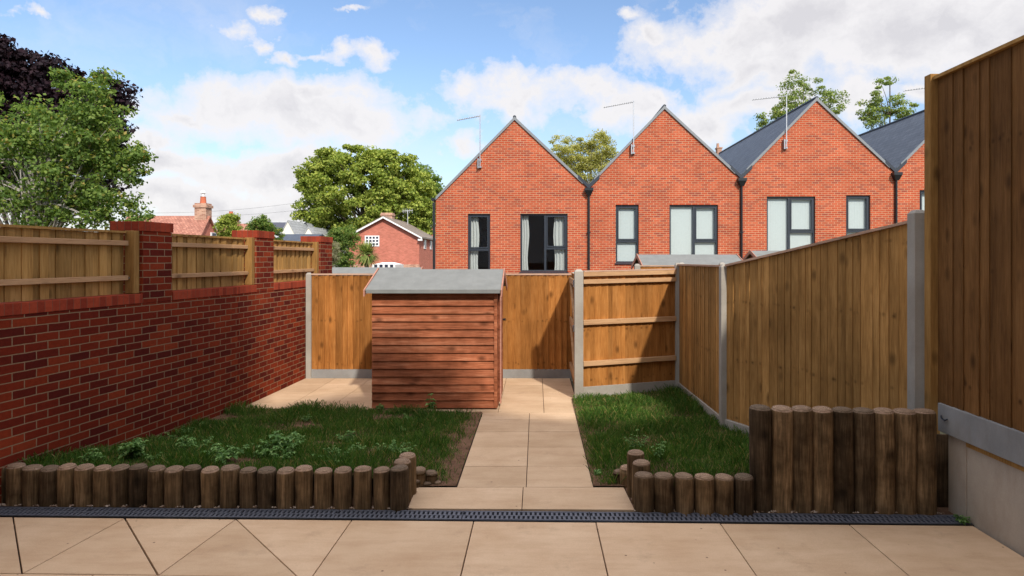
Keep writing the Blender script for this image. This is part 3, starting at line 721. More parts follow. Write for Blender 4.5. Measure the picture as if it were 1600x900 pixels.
# fence bits beyond the gate
t=thing('far_fence','short piece of pale boarded fence beyond the gate fence, below the shed','fence',(3,11.6,0))
m=MB(); boards(m,(1.86,11.6),(5.2,11.6),(.1,.1),(1.855,1.855),.1,-1,t0=.008,t1=.024); m.build('boards',M['fence'],t)
m=MB(); beam(m,(1.86,11.62),(5.2,11.62),1.857,1.857,0,.055,.022,-1); m.build('capping',M['cap'],t)
for x in (1.82,2.62,3.35): cpost(t,x,11.55,1.905 if x<2 else 1.93,.10)

# ------------------------------------------------------------------ sheds
def shed(x0,x1,yf,yb,zb,ze,zr,lab,door=True,over=.06):
    t=thing('garden_shed',lab,'shed',((x0+x1)/2,(yf+yb)/2,zb),group='small garden sheds with felt roofs')
    ym=(yf+yb)/2; n=15; bodies={-1:MB(),1:MB()}; hh=(ze-zb-.03)/n
    for i in range(n):
        z=zb+.02+i*hh; dx=R.uniform(-.002,.002)
        for yy,sg in ((yf,-1),(yb,1)):
            body=bodies[sg]
            a0=yy+sg*.026; a1=yy+sg*(.002)
            b=[(x0,a0),(x1,a0),(x1,yy-sg*.012),(x0,yy-sg*.012)]; c=[(x0,a1),(x1,a1),(x1,yy-sg*.012),(x0,yy-sg*.012)]
            if sg>0: b=b[::-1]; c=c[::-1]
            body.hexa([(p,q,z) for p,q in b],[(p,q,z+hh-.003+dx) for p,q in c])
    bodies[-1].build('wall',M['shed'],t); bodies[1].build('wall',M['shed'],t)
    for xx,sg in ((x0,-1),(x1,1)):
        m=MB(); k=19
        top=zr-.03
        for i in range(k):
            z=zb+.02+i*(top-zb-.02)/k; z1=zb+.02+(i+1)*(top-zb-.02)/k-.003
            f=1 if z1<ze else max(.05,1-(z1-ze)/(zr-ze)); w=(yb-yf)/2*f-.012
            a0=xx+sg*.010; a1=xx-sg*.002
            b=[(a0,ym-w),(a0,ym+w),(xx-sg*.014,ym+w),(xx-sg*.014,ym-w)]; c=[(a1,ym-w),(a1,ym+w),(xx-sg*.014,ym+w),(xx-sg*.014,ym-w)]
            if sg<0: b=b[::-1]; c=c[::-1]
            m.hexa([(p,q,z) for p,q in b],[(p,q,z1) for p,q in c])
        m.build('gable_wall',M['shed'],t)
    if door:
        m=MB(); m.box(x1+.012,x1+.032,yf+.18,yb-.28,zb+.06,ze-.06); d=m.build('door',M['shed'],t)
        m=MB(); m.box(x1+.033,x1+.05,yf+.16,yf+.24,zb+.04,ze-.04); m.build('trim',M['shed_trim'],d)
        m=MB(); m.tube([(x1+.03,yb-.36,zb+1.11),(x1+.075,yb-.36,zb+1.11)],[.012,.02],8); m.build('handle',M['black'],d)
    for yy in (yf-.019,yb+.003):
        for xx in (x0-.004,x1-.034):
            m=MB(); m.box(xx,xx+.042,yy-.012,yy+.014,zb+.02,ze-.02); 
            if xx>x0: m.build('corner_trim',M['shed'],t)
    # roof: two slabs with felt
    sl=(zr-ze)/((yb-yf)/2+.12); ov=.12; m=MB(); th=.022
    for sg in (-1,1):
        ye=ym+sg*((yb-yf)/2+ov); pts=[(ym,zr),(ye,ze)]
        a=[(x0-over,ym,zr),(x1+over,ym,zr),(x1+over,ye,ze),(x0-over,ye,ze)]
        if sg<0: a=[a[3],a[2],a[1],a[0]]
        # slight sag
        m.hexa([(p,q,r-th) for p,q,r in a],a)
    m.build('roof',M['felt'],t,bevel=.005)
    f=MB(); ye=ym-((yb-yf)/2+ov); f.box(x0-over+.01,x1+over-.01,ye-.004,ye+.016,ze-.05,ze-.003); f.build('fascia',M['felt'],t)
    for xx,sg in ((x0-over,-1),(x1+over,1)):
        for s2 in (-1,1):
            ye=ym+s2*((yb-yf)/2+ov+.03); m=MB()
            xa,xb=(xx+sg*.002,xx+sg*.018); 
            if xa>xb: xa,xb=xb,xa
            q=[(xa,ym),(xb,ym),(xb,ye),(xa,ye)]; zz=[zr+.018,zr+.018,ze-.005,ze-.005]
            bot=[(p,r,z-.085) for (p,r),z in zip(q,zz)]; top=[(p,r,z) for (p,r),z in zip(q,zz)]
            if s2<0: bot=bot[::-1]; top=top[::-1]
            m.hexa(bot,top); m.build('bargeboard',M['shed_trim'],t)
    return t
shed(-2.18,-.525,8.50,9.72,.0,1.595,1.85,'reddish brown shiplap shed with grey felt roof in the middle of the garden')
shed(-4.25,-2.42,12.6,13.8,-.03,1.57,1.82,'shed roof peeking over the left part of the rear fence',door=False)
shed(2.13,4.03,12.5,13.7,.2,1.85,2.085,'shed beyond the fence with grey roof below the white blind windows',door=False)
shed(5.15,7.0,14.6,15.8,.3,1.92,2.19,'shed mostly hidden behind the side fence, only its roof tip showing',door=False)

# ------------------------------------------------------------------ terrace houses
YH=22.7
def zt(y): return ZZ(y,YH)
def window(parent,x0,x1,z0,z1,kind,style,mul=None,tr=None,flip=False):
    yw=YH+.07; m=MB(); fw=.065; d=.06
    m.box(x0,x1,yw,yw+d,z0,z0+fw); m.box(x0,x1,yw,yw+d,z1-fw,z1); m.box(x0,x0+fw,yw,yw+d,z0+fw,z1-fw); m.box(x1-fw,x1,yw,yw+d,z0+fw,z1-fw)
    panes=[]
    if style=='big':
        m.box(mul-.04,mul+.04,yw,yw+d,z0+fw,z1-fw)
        m.box(mul+.04,x1-fw,yw,yw+d,tr-.045,tr+.045)
        s0,s1=mul+.04,x1-fw
        panes=[(x0+fw,mul-.04,z0+fw,z1-fw),(s0,s1,z0+fw,tr-.045),(s0,s1,tr+.045,z1-fw)]
    else:
        m.box(x0+fw,x1-fw,yw,yw+d,tr-.045,tr+.045); s0,s1=x0+fw,x1-fw
        panes=[(s0,s1,z0+fw,tr-.045),(s0,s1,tr+.045,z1-fw)]
    w_=m.build('window',M['frame'],parent,bevel=.006)
    sash=MB(); a,b,c,e=panes[-1]; k=.045
    sash.box(a+.002,b-.002,yw-.02,yw+.03,c+.002,c+k); sash.box(a+.002,b-.002,yw-.02,yw+.03,e-k,e-.002); sash.box(a+.002,a+k,yw-.02,yw+.03,c+k,e-k); sash.box(b-k,b-.002,yw-.02,yw+.03,c+k,e-k)
    sash.build('sash',M['frame'],w_)
    sl=MB(); sl.box(x0-.03,x1+.03,YH-.05,yw,z0-.045,z0-.003); sl.build('sill',M['frame'],w_)
    for a,b,c,e in panes:
        gmesh=MB(); gmesh.quad((a,yw+.035,c),(b,yw+.035,c),(b,yw+.035,e),(a,yw+.035,e)); gmesh.build('pane',M['glass'],w_)
    if kind=='blind':
        bm=MB(); n=max(3,int((x1-x0)/.09)); s=(x1-x0-.04)/n
        for i in range(n):
            xa=x0+.02+i*s; bm.hexa([(xa,yw+.10,z0+.03),(xa+s*1.02,yw+.104,z0+.03),(xa+s*1.02,yw+.107,z0+.03),(xa,yw+.103,z0+.03)],[(xa,yw+.10,z1-.03),(xa+s*1.02,yw+.104,z1-.03),(xa+s*1.02,yw+.107,z1-.03),(xa,yw+.103,z1-.03)])
        bm.build('blind',M['blind'],w_)
    else:
        wd=x1-x0
        for a,b in kind:
            cm=MB(); n=26
            vs=[]; 
            for j in range(9):
                q=j/8; z=z0+.02+(z1-z0-.06)*q
                for i in range(n+1):
                    u=i/n; xa=x0+wd*(a+(b-a)*u); xa+= (.0 if q>.9 else .03*math.sin(q*7+a*9))*(1 if a>.4 else -1)*(u if a<.4 else 1-u)
                    vs.append((xa,yw+.16+.028*math.sin(u*21+q*.8),z))
            fs=[(j*(n+1)+i,j*(n+1)+i+1,(j+1)*(n+1)+i+1,(j+1)*(n+1)+i) for j in range(8) for i in range(n)]
            cm.add(vs,fs); cm.build('curtain',M['curtain'],w_,smooth=True)
def terrace(Lp,Pp,Rp,wins,lab,idx):
    xL,zL=XX(Lp[0],YH),zt(Lp[1]); xP,zP=XX(Pp[0],YH),zt(Pp[1]); xR,zR=XX(Rp[0],YH),zt(Rp[1])
    t=thing('terrace_house',lab,'house',((xL+xR)/2,YH,0),group='red brick gabled terrace houses behind the gardens')
    top=lambda x: zL+(zP-zL)*(x-xL)/(xP-xL) if x<=xP else zR+(zP-zR)*(xR-x)/(xR-xP)
    W=[]
    for (a,b,c,d,kind,style,mul,tr) in wins: W.append((XX(a,YH),XX(b,YH),zt(d),zt(c),kind,style,XX(mul,YH) if mul else None,zt(tr)))
    xs=sorted(set([xL,xP,xR]+[q for w_ in W for q in w_[:2]])); m=MB(); th=.28
    def piece(a,b,z0,z1a,z1b): m.hexa([(a,YH,z0),(b,YH,z0),(b,YH+th,z0),(a,YH+th,z0)],[(a,YH,z1a),(b,YH,z1b),(b,YH+th,z1b),(a,YH+th,z1a)])
    for a,b in zip(xs[:-1],xs[1:]):
        w_=[q for q in W if q[0]<=a+1e-5 and q[1]>=b-1e-5]
        if w_: q=w_[0]; piece(a,b,-.1,q[2],q[2]); piece(a,b,q[3],top(a),top(b))
        else: piece(a,b,-.1,top(a),top(b))
    D=12.0
    m.box(xL+.003,xL+.2,YH+th,YH+D-.2,-.1,zL-.05); m.box(xR-.2,xR-.003,YH+th,YH+D-.2,-.1,zR-.05)
    for a,b in ((xL,xP),(xP,xR)): m.hexa([(a,YH+D-.2,-.1),(b,YH+D-.2,-.1),(b,YH+D-.01,-.1),(a,YH+D-.01,-.1)],[(a,YH+D-.2,top(a)-.02),(b,YH+D-.2,top(b)-.02),(b,YH+D-.01,top(b)-.02),(a,YH+D-.01,top(a)-.02)])
    wall=m.build('wall',M['house_brick'],t)
    im=MB(); im.box(xL+.21,xR-.21,YH+4.0,YH+4.1,0,min(zL,zR)-.1); im.box(xL+.21,xR-.21,YH+.3,YH+4,zt(440)-.1,zt(440)); im.build('interior',M['interior'],t)
    for w_ in W: window(t,*w_)
    rf=MB(); o=.035; h=.09
    for xa,za,xb,zb in ((xL,zL,xP,zP),(xP,zP,xR,zR)):
        q=[(xa,za),(xb,zb)]
        rf.hexa([(xa,YH-.02,za+.012),(xb,YH-.02,zb+.012),(xb,YH+D,zb+.012),(xa,YH+D,za+.012)],[(xa,YH-.02,za+h),(xb,YH-.02,zb+h),(xb,YH+D,zb+h),(xa,YH+D,za+h)])
    roof=rf.build('roof',M['slate'],t)
    vg=MB()
    for xa,za,xb,zb in ((xL,zL,xP,zP),(xP,zP,xR,zR)):
        # stop short of the valley
        f=.07; 
        if xa==xL and idx>0: xa,za=xa+(xb-xa)*f,za+(zb-za)*f
        if xb==xR: xb,zb=xb-(xb-xa)*f,zb-(zb-za)*f
        vg.hexa([(xa,YH-.055,za-.015),(xb,YH-.055,zb-.015),(xb,YH-.024,zb-.015),(xa,YH-.024,za-.015)],[(xa,YH-.055,za+h+.012),(xb,YH-.055,zb+h+.012),(xb,YH-.024,zb+h+.012),(xa,YH-.024,za+h+.012)])
    vg.build('verge',M['verge'],t)
    rd=MB(); rd.tube([(xP,YH-.05,zP+h),(xP,YH+D,zP+h)],[.06,.06],8); rd.build('ridge',M['frame'],t)
    def pipe(x,z):
        q=MB(); q.tube([(x,YH-.07,0),(x,YH-.07,z-.15)],[.04,.04],8); 
        for zz in (1.5,2.9): q.box(x-.06,x+.06,YH-.10,YH-.005,zz,zz+.05)
        q.build('downpipe',M['black'],t)
        hp=MB(); hp.hexa([(x-.06,YH-.14,z-.28),(x+.06,YH-.14,z-.28),(x+.06,YH-.01,z-.28),(x-.06,YH-.01,z-.28)],[(x-.14,YH-.2,z-.10),(x+.14,YH-.2,z-.10),(x+.14,YH-.01,z-.10),(x-.14,YH-.01,z-.10)])
        hp.box(x-.15,x+.15,YH-.21,YH-.005,z-.098,z+.0); hp.build('hopper',M['black'],t)
        for sg in (-1,1):
            v=MB(); v.hexa([(x,YH-.06,z-.02),(x+sg*.38,YH-.06,z+.34),(x+sg*.38,YH+.4,z+.34),(x,YH+.4,z-.02)] if sg>0 else [(x-.38,YH-.06,z+.34),(x,YH-.06,z-.02),(x,YH+.4,z-.02),(x-.38,YH+.4,z+.34)],
               [(x,YH-.06,z+.12),(x+.38,YH-.06,z+.48),(x+.38,YH+.4,z+.48),(x,YH+.4,z+.12)] if sg>0 else [(x-.38,YH-.06,z+.48),(x,YH-.06,z+.12),(x,YH+.4,z+.12),(x-.38,YH+.4,z+.48)])
            v.build('valley_gutter',M['frame'],t)
    pipe(xR+.03,zR)
    if idx==0:
        q=MB(); q.tube([(xL-.06,YH-.03,0),(xL-.06,YH-.03,zL-.1)],[.045,.045],8); q.build('downpipe',M['black'],t)
        q=MB(); q.tube([(xL-.09,YH-.1,zL),(xL-.09,YH+D,zL)],[.07,.07],8); q.build('gutter',M['black'],t)
    return t
c2=[(.04,.42)]
terrace((681,312),(804,187),(918.5,294),[(731,766,334,425,[(.04,.45)],'small',None,390),(813,887,334,425,[(.0,.17),(.72,.97)],'big',852,388)],'leftmost terrace gable, with dark windows and parted white curtains',0)
terrace((919.5,292),(1038,170),(1156.5,279),[(962,998,320,411,'blind','small',None,377),(1046,1122,320,411,'blind','big',1085,377)],'second terrace gable from left, with white blinds and a narrow window on its left',1)
terrace((1157.5,277),(1275.5,157),(1397.5,270),[(1198,1274,307,398,'blind','big',1234,362),(1322,1360,305,396,'blind','small',None,361)],'third terrace gable, its slate roof slope visible, narrow window on its right',2)
terrace((1398.5,268),(1516,150),(1636,262),[(1437,1475,297,388,'blind','small',None,353),(1520,1594,297,388,'blind','big',1556,353)],'rightmost terrace house, mostly hidden behind the tall fence',3)
def aerial(px,ytop,ybot,bx,by,lab):
    Y=YH-.12; t=thing('tv_aerial',lab,'aerial',(XX(px,Y),Y,ZZ(ybot,Y)),group='television aerials on the terrace gables')
    top=P(px,ytop,Y); m=MB(); m.tube([P(px,ybot,Y),top],[.018,.018],6); m.build('mast',M['steel'],t)
    m=MB(); e=P(bx,by,Y+.1); s=P(px+1,ytop+2,Y); m.tube([s,e],[.014,.014],6)
    S=Vector(s); E=Vector(e); n=14
    for i in range(n):
        q=S.lerp(E,(i+.5)/n); l=.10+.05*(1-i/n); m.tube([q-Vector((0,l,.0)),q+Vector((0,l,.0))],[.006,.006],5)
        m.tube([q-Vector((0,0,.03)),q+Vector((0,0,.03))],[.005,.005],4)
    m.build('boom',M['steel'],t)
    m=MB(); x,y,z=P(px,ybot,Y); m.box(x-.08,x+.05,y+.02,YH-.004,z+.0,z+.06); m.box(x-.08,x+.05,y+.02,YH-.004,z+.25,z+.31); m.box(x-.09,x-.05,y-.02,YH-.006,z-.02,z+.33); m.build('bracket',M['galv'],t)
aerial(750,179,262,714,188,'television aerial on the left slope of the leftmost gable')
aerial(990,157,240,943,168,'television aerial fixed to the second gable from left')
aerial(1229,148,232,1175,156,'television aerial fixed to the third gable')
aerial(1470,132,222,1412,142,'television aerial tip showing beside the tall fence post')

# ------------------------------------------------------------------ far buildings
def gable_house(name,lab,x0,x1,y0,y1,ze,zr,axis,wallm,roofm,ov=.3,th=.12,white=False,group=None,z0=-.1,barge=None):
    t=thing(name,lab,'house',((x0+x1)/2,(y0+y1)/2,0),group=group); m=MB()
    if axis=='x': # ridge along x
        ym=(y0+y1)/2
        prof=[(y0,z0),(y1,z0),(y1,ze),(ym,zr),(y0,ze)]
        vs=[(x0,a,b) for a,b in prof]+[(x1,a,b) for a,b in prof]
    else:
        xm=(x0+x1)/2; prof=[(x0,z0),(x1,z0),(x1,ze),(xm,zr),(x0,ze)]
        vs=[(a,y0,b) for a,b in prof]+[(a,y1,b) for a,b in prof]
    fs=[(4,3,2,1,0),(5,6,7,8,9)]+[(i,(i+1)%5,(i+1)%5+5,i+5) for i in range(5)]
    m.add(vs,fs); m.build('wall',wallm,t)
    r=MB(); sl=None
    for sg in (-1,1):
        if axis=='x':
            ym=(y0+y1)/2; hw=(y1-y0)/2; s=(zr-ze)/hw; ye=ym+sg*(hw+ov); zE=ze-ov*s
            a=[(x0-ov,ym,zr+.03),(x1+ov,ym,zr+.03),(x1+ov,ye,zE+.03),(x0-ov,ye,zE+.03)]
        else:
            xm=(x0+x1)/2; hw=(x1-x0)/2; s=(zr-ze)/hw; xe=xm+sg*(hw+ov); zE=ze-ov*s
            a=[(xm,y0-ov,zr+.03),(xm,y1+ov,zr+.03),(xe,y1+ov,zE+.03),(xe,y0-ov,zE+.03)]
        r.hexa(a,[(p,q,z+th) for p,q,z in a])
    r.build('roof',roofm,t)
    if barge:
        for sg in (-1,1):
            b=MB()
            xm=(x0+x1)/2; hw=(x1-x0)/2; s=(zr-ze)/hw; xe=xm+sg*(hw+ov); zE=ze-ov*s
            q=[(xm,zr),(xe,zE)]
            xa,za,xb,zb=(xm,zr,xe,zE) if sg>0 else (xe,zE,xm,zr)
            b.hexa([(xa,y0-ov-.06,za-.04),(xb,y0-ov-.06,zb-.04),(xb,y0-ov-.01,zb-.04),(xa,y0-ov-.01,za-.04)],[(xa,y0-ov-.06,za+.10),(xb,y0-ov-.06,zb+.10),(xb,y0-ov-.01,zb+.10),(xa,y0-ov-.01,za+.10)])
            # boxed end of the eave
            bx=xe-sg*.35; b.box(min(xe,bx),max(xe,bx),y0-ov-.065,y0-.01,zE-.18,zE-.03)
            b.build('bargeboard',barge,t)
    return t
def chimney(parent,x,y,z0,z1,w_,pots=1,cowl=False):
    m=MB(); m.box(x-w_/2,x+w_/2,y-w_/2,y+w_/2,z0,z1-.25); m.box(x-w_/2-.06,x+w_/2+.06,y-w_/2-.06,y+w_/2+.06,z1-.25,z1-.1); m.box(x-w_/2,x+w_/2,y-w_/2,y+w_/2,z1-.1,z1)
    c=m.build('chimney',M['chimney_brick'],parent)
    for i in range(pots):
        q=MB(); q.lathe([(.17,0),(.14,.35),(.16,.38)],12,(x+(i-(pots-1)/2)*.4,y,z1)); q.build('chimney_pot',M['pot'],c)
    if cowl:
        q=MB(); q.lathe([(.08,0),(.08,.18),(.15,.2),(.13,.3),(.03,.36)],10,(x,y,z1+.38)); q.build('cowl',M['white'],c)
# brick house with brown roof
Y=55; x0,x1=XX(545,Y),XX(655,Y)
t=gable_house('brick_house','pink brick house with brown roof and white bargeboards beyond the palm',x0,x1,Y,Y+9,ZZ(370,Y),ZZ(340.5,Y),'y',M['old_brick'],M['brown_tile'],.3,.14,barge=M['white'])
m=MB(); a,b,c,d=XX(571,Y),XX(592,Y),ZZ(384,Y),ZZ(369,Y); wn=MB(); yy=Y-.04
for q in np.linspace(a,b,5): wn.box(q-.05,q+.05,yy,Y+.01,c,d)
for q in np.linspace(c,d,4): wn.box(a-.05,b+.05,yy-.005,Y+.01,q-.05,q+.05)
wf=wn.build('window',M['white'],t); m.box(a,b,Y-.02,Y-.008,c,d); m.build('pane',M['solar'],wf)
for py0,pz in ((57.2,0),(60.5,0)):
    wn=MB(); wn.box(x1+.005,x1+.06,py0,py0+1.0,ZZ(388,Y),ZZ(373,Y)); wf=wn.build('window',M['white'],t); wn=MB(); wn.box(x1+.061,x1+.075,py0+.15,py0+.85,ZZ(386.5,Y),ZZ(374.5,Y)); wn.build('pane',M['solar'],wf)
m=MB(); m.box(x0-.03,x1+.03,Y-.05,Y-.004,ZZ(413,Y)-.5,ZZ(413,Y)); m.build('plinth_band',M['chimney_brick'],t)
chimney(t,XX(606,58),58,ZZ(350,58),ZZ(333,58),1.0,0)
aer=thing('roof_aerial','thin aerial on a pole behind the brown roofed house','aerial',(XX(637,62),62,0)); m=MB(); m.tube([(XX(637,62),62,0),P(637,328,62)],[.05,.04],6); m.build('mast',M['steel'],aer)
m=MB(); m.tube([P(628,330,62),P(645,329,62)],[.03,.03],5); [m.tube([P(q,326,62),P(q,333,62)],[.02,.02],4) for q in (630,633,636,640,644)]; m.build('boom',M['steel'],aer)
gable_house('brick_house','brick house corner with white bargeboard peeking left of the terrace',XX(663,75),XX(720,75),75,84,ZZ(362,75),ZZ(344,75),'y',M['old_brick'],M['brown_tile'],.3,.14,barge=M['white'])
# white conservatory
Y=32; t=thing('conservatory','white framed conservatory roof low in front of the pink brick house','conservatory',(XX(600,Y),Y,0))
m=MB(); a,b=XX(583,Y),XX(616,Y); z=ZZ(422,Y)
m.box(a,b,Y,Y+2,0,z); m.hexa([(a,Y,z+.28),(b,Y,z+.28),(b,Y+2,z+.28),(a,Y+2,z+.28)],[(a+.3,Y+.6,z+.38),(b-.3,Y+.6,z+.38),(b-.3,Y+1.4,z+.38),(a+.3,Y+1.4,z+.38)]); 
for q in np.linspace(a,b,5): m.box(q-.05,q+.05,Y-.01,Y+2,z,z+.28)
m.build('frame',M['white'],t); m=MB(); m.box(a+.05,b-.05,Y+.03,Y+.05,z,z+.28); m.build('glazing',M['solar'],t)
# old house with tiled roof, left
t=gable_house('old_house','old house with orange clay tiled roof and tall brick chimney',-22.8,-18.4,33.9,37.9,2.0,ZZ(341,36),'x',M['old_brick'],M['tile'],.12,.1)
chimney(t,XX(317.5,36),36,ZZ(352,36),ZZ(318,36),.64,1,True)
m=MB(); m.box(-18.39,-18.33,36.1,36.7,ZZ(373,36),ZZ(363,36)); wf=m.build('window',M['white'],t); m=MB(); m.box(-18.329,-18.31,36.2,36.6,ZZ(371.5,36),ZZ(364,36)); m.build('pane',M['solar'],wf)
t=gable_house('old_house','small red roof with a single chimney behind the yellow-green bushes',XX(330,48),XX(385,48),47,53,2.6,ZZ(352,50),'x',M['old_brick'],M['tile'],.2,.1)
chimney(t,XX(361,50),50,3,ZZ(338,50),.9,1)
# white modern houses
for (pl,pr,pe,pp,Y,lab) in ((437,463,370,346,60,'white gabled modern house with pale roof and solar panels'),(468,497,378,356,62,'white gable with pale roof close to the big green tree')):
    x1=XX(pr,Y); x0=XX(pl,Y); t=gable_house('white_house',lab,x0,x1,Y,Y+14,ZZ(pe,Y),ZZ(pp,Y),'y',M['cream'],M['pale_slate'],.08,.1,group='pale modern houses on the far left')
    w2=MB()
    # cross wing to the left
    zr=ZZ(pp+.5,Y+4)
    w2=MB(); xl2=x0-(4.2 if Y==60 else 1.8); yy=Y+4
    w2.add([(xl2,yy-2.5,0),(x0,yy-2.5,0),(x0,yy-2.5,ZZ(pe,Y)),(xl2,yy-2.5,ZZ(pe,Y)),(xl2,yy,zr),(x0+1,yy,zr),(x0+1,yy+2.5,ZZ(pe,Y)),(xl2,yy+2.5,ZZ(pe,Y))],[(0,1,2,3),(3,2,5,4),(4,5,6,7)]); w2.build('side_wing',M['pale_slate'],t)
    sp=MB(); 
    A1=Vector((xl2+ (1.3 if Y==60 else .3),yy-2.2,0)); e0=ZZ(pe,Y); sl=(zr-e0)/2.5
    f=lambda x_,y_: (x_,y_-.05,e0+(y_-(yy-2.5))*sl+.06)
    sp.quad(f(A1.x,yy-1.6),f(x0+.1,yy-1.6),f(x0+.1,yy-.2),f(A1.x,yy-.2)); sp.build('solar_panel',M['solar'],t)
Y=45; gable_house('slate_house','low grey slate roof in front of the white gables',XX(425,Y),XX(475,Y),Y,Y+6,ZZ(380,Y),ZZ(368.5,Y+3),'x',M['old_brick'],M['slate'],.3,.1)
t=thing('distant_chimney','small distant chimney above the slate roof between second and third gables','chimney',(XX(1125,60),60,0)); m=MB(); m.box(XX(1121,60),XX(1128,60),60,60.6,0,ZZ(232,60)); m.build('stack',M['chimney_brick'],t); m=MB(); m.box(XX(1120,60),XX(1129,60),59.95,60.65,ZZ(232,60),ZZ(230,60)); m.lathe([(.15,0),(.12,.4)],8,(XX(1123,60),60.3,ZZ(230,60))); m.build('chimney_pot',M['chimney_brick'],t)
# overhead wires
t=thing('overhead_wire','thin overhead wires crossing the sky above the old tiled roof','wire',(-20,50,8))
for a,b in (((215,333),(500,312)),((230,338),(520,322))):
    m=MB(); pts=[]
    for i in range(13):
        q=i/12; pts.append(P(a[0]+(b[0]-a[0])*q,a[1]+(b[1]-a[1])*q+6*math.sin(q*math.pi),45))
    m.tube(pts,[.006]*13,4,cap=False); m.build('wire',M['black'],t)

# ------------------------------------------------------------------ trees
def rand_unit(n):
    v=NR.normal(size=(n,3)); return v/np.linalg.norm(v,axis=1)[:,None]
def tree(name,lab,cat,Y,blobs,trunk,leafm,barkm,nclus,nleaf,clr,ls,depth=.8,shell=.5,branches=60,group=None,asp=.5,up=.4,trunkw=.16,extra=None):
    """blobs: (px,py,rx,ry) at distance Y, trunk: (px, top py)"""
    tx=XX(trunk[0],Y); t=thing(name,lab,cat,(tx,Y,0),group=group)
    B=[(XX(a,Y),ZZ(b,Y),rx*Y/F,ry*Y/F) for a,b,rx,ry in blobs]
    ar=np.array([b[2]*b[3] for b in B]); ar=ar/ar.sum()
    cen=[]
    for i in NR.choice(len(B),nclus,p=ar):
        bx,bz,rx,rz=B[i]; u=rand_unit(1)[0]; r=NR.uniform(shell,1.0)**.6
        cen.append((bx+u[0]*rx*r, Y+u[1]*min(rx,rz)*depth*r+NR.uniform(-.1,.1), bz+u[2]*rz*r))
    cen=np.array(cen)
    # leaves
    per=nleaf//nclus; N=per*nclus
    c=np.repeat(cen,per,axis=0); cr=np.repeat(NR.uniform(.5,1.35,nclus)*clr,per)[:,None]
    d=rand_unit(N); d[:,2]*=.55; pos=c+d*cr*(NR.random((N,1))**.45)
    nrm=d*.6+rand_unit(N)*.75; nrm[:,2]+=up; nrm/=np.linalg.norm(nrm,axis=1)[:,None]
    a=rand_unit(N); tdir=np.cross(nrm,a); tdir/=np.linalg.norm(tdir,axis=1)[:,None]; s=np.cross(nrm,tdir)
    l=ls*NR.uniform(.6,1.3,(N,1)); w_=l*asp
    fold=nrm*l*.12
    V=np.stack([pos-tdir*l*.5,pos+s*w_*.5+fold,pos+tdir*l*.5,pos-s*w_*.5+fold],axis=1).reshape(-1,3)
    V[:,2]=np.maximum(V[:,2],.02)
    npmesh('crown',V,4,leafm,t,off=(tx,Y,0))
    m=MB(); zt_=ZZ(trunk[1],Y); tw=trunkw
    cx=float((cen[:,0]).mean()); pts=[(tx+(cx-tx)*.6*(k/6)**2+R.uniform(-.5,.5)*tw*.6*(k>0),Y+R.uniform(-.5,.5)*tw,zt_*k/6) for k in range(7)]
    rs=[tw*(1.25 if k==0 else 1-.12*k) for k in range(7)]; m.tube(pts,rs,9)
    m.build('trunk',barkm,t,smooth=True)
    m=MB()
    for k in range(branches):
        e=cen[R.randrange(len(cen))]; q=R.uniform(.35,1); i=min(5,int(q*6)); p0=Vector(pts[i]).lerp(Vector(pts[i+1]),q*6-i) if i<6 else Vector(pts[6])
        p0=Vector(pts[min(6,max(2,int(q*6)))]); E=Vector(e); 
        if E.z<p0.z-.3: p0=Vector(pts[2])
        md=p0.lerp(E,.5)+Vector((R.uniform(-.1,.1),R.uniform(-.1,.1),.12))*(E-p0).length*.5
        r=tw*R.uniform(.12,.28); m.tube([p0,p0.lerp(md,.55)+Vector((0,0,.03*(E-p0).length)),md,md.lerp(E,.6),E],[r*1.3,r,r*.7,r*.4,r*.12],5,cap=False)
    m.build('branches',barkm,t,smooth=True)
    return t
tree('leafy_tree','light green maple with airy outline behind the left wall','tree',13,
 [(60,275,105,85),(105,210,85,65),(140,160,50,40),(165,230,48,60),(175,300,45,60),(195,330,30,25),(200,262,26,30),(20,210,60,60),(-60,260,90,110),(95,125,22,18),(160,128,22,14),(205,175,14,10),(222,240,10,8),(222,285,10,10),(75,330,100,40)],
 (60,200),M['leaf_mid'],M['bark_pale'],380,29000,.30,.085,depth=.9,shell=.3,branches=110,asp=.62,trunkw=.11)
tree('copper_tree','dark purple leaved copper beech behind the green maple','tree',20,
 [(0,150,70,75),(50,150,60,50),(105,165,55,45),(140,215,42,55),(-60,150,80,90),(165,165,28,24),(192,150,16,14),(186,192,16,18),(165,120,14,10),(85,112,18,22),(2,80,30,26),(40,105,40,28),(80,250,110,90),(120,130,30,22),(185,135,12,12)],
 (20,150),M['leaf_copper'],M['bark'],560,56000,.42,.15,depth=.6,shell=.25,branches=60,asp=.7)
tree('broadleaf_tree','big round bright green tree in the middle distance','tree',68,
 [(560,305,82,72),(520,290,50,55),(500,320,33,50),(600,280,55,48),(555,258,55,30),(625,320,50,60),(520,360,40,30),(478,280,12,14),(480,340,14,22),(590,360,70,30),(510,250,22,16),(612,243,18,12),(660,320,26,50)],
 (565,300),M['leaf_light'],M['bark'],520,78000,.95,.31,depth=.8,shell=.6,branches=50,asp=.62,trunkw=.5)
tree('broadleaf_tree','paler tree beside the big green tree, left of the first gable','tree',80,
 [(650,300,36,45),(668,330,26,50),(685,345,18,40),(640,360,30,20)],(660,300),M['leaf_mid'],M['bark'],120,14000,1.2,.4,trunkw=.3,asp=.6)
tree('birch_tree','yellow-green birch seen between the first two gables','tree',50,
 [(890,245,40,36),(935,235,30,28),(872,262,24,30),(912,270,50,30),(948,262,18,35),(940,212,16,10)],(930,230),M['leaf_yellow'],M['bark_pale'],270,32000,.55,.13,shell=.2,branches=80,trunkw=.14,asp=.55)
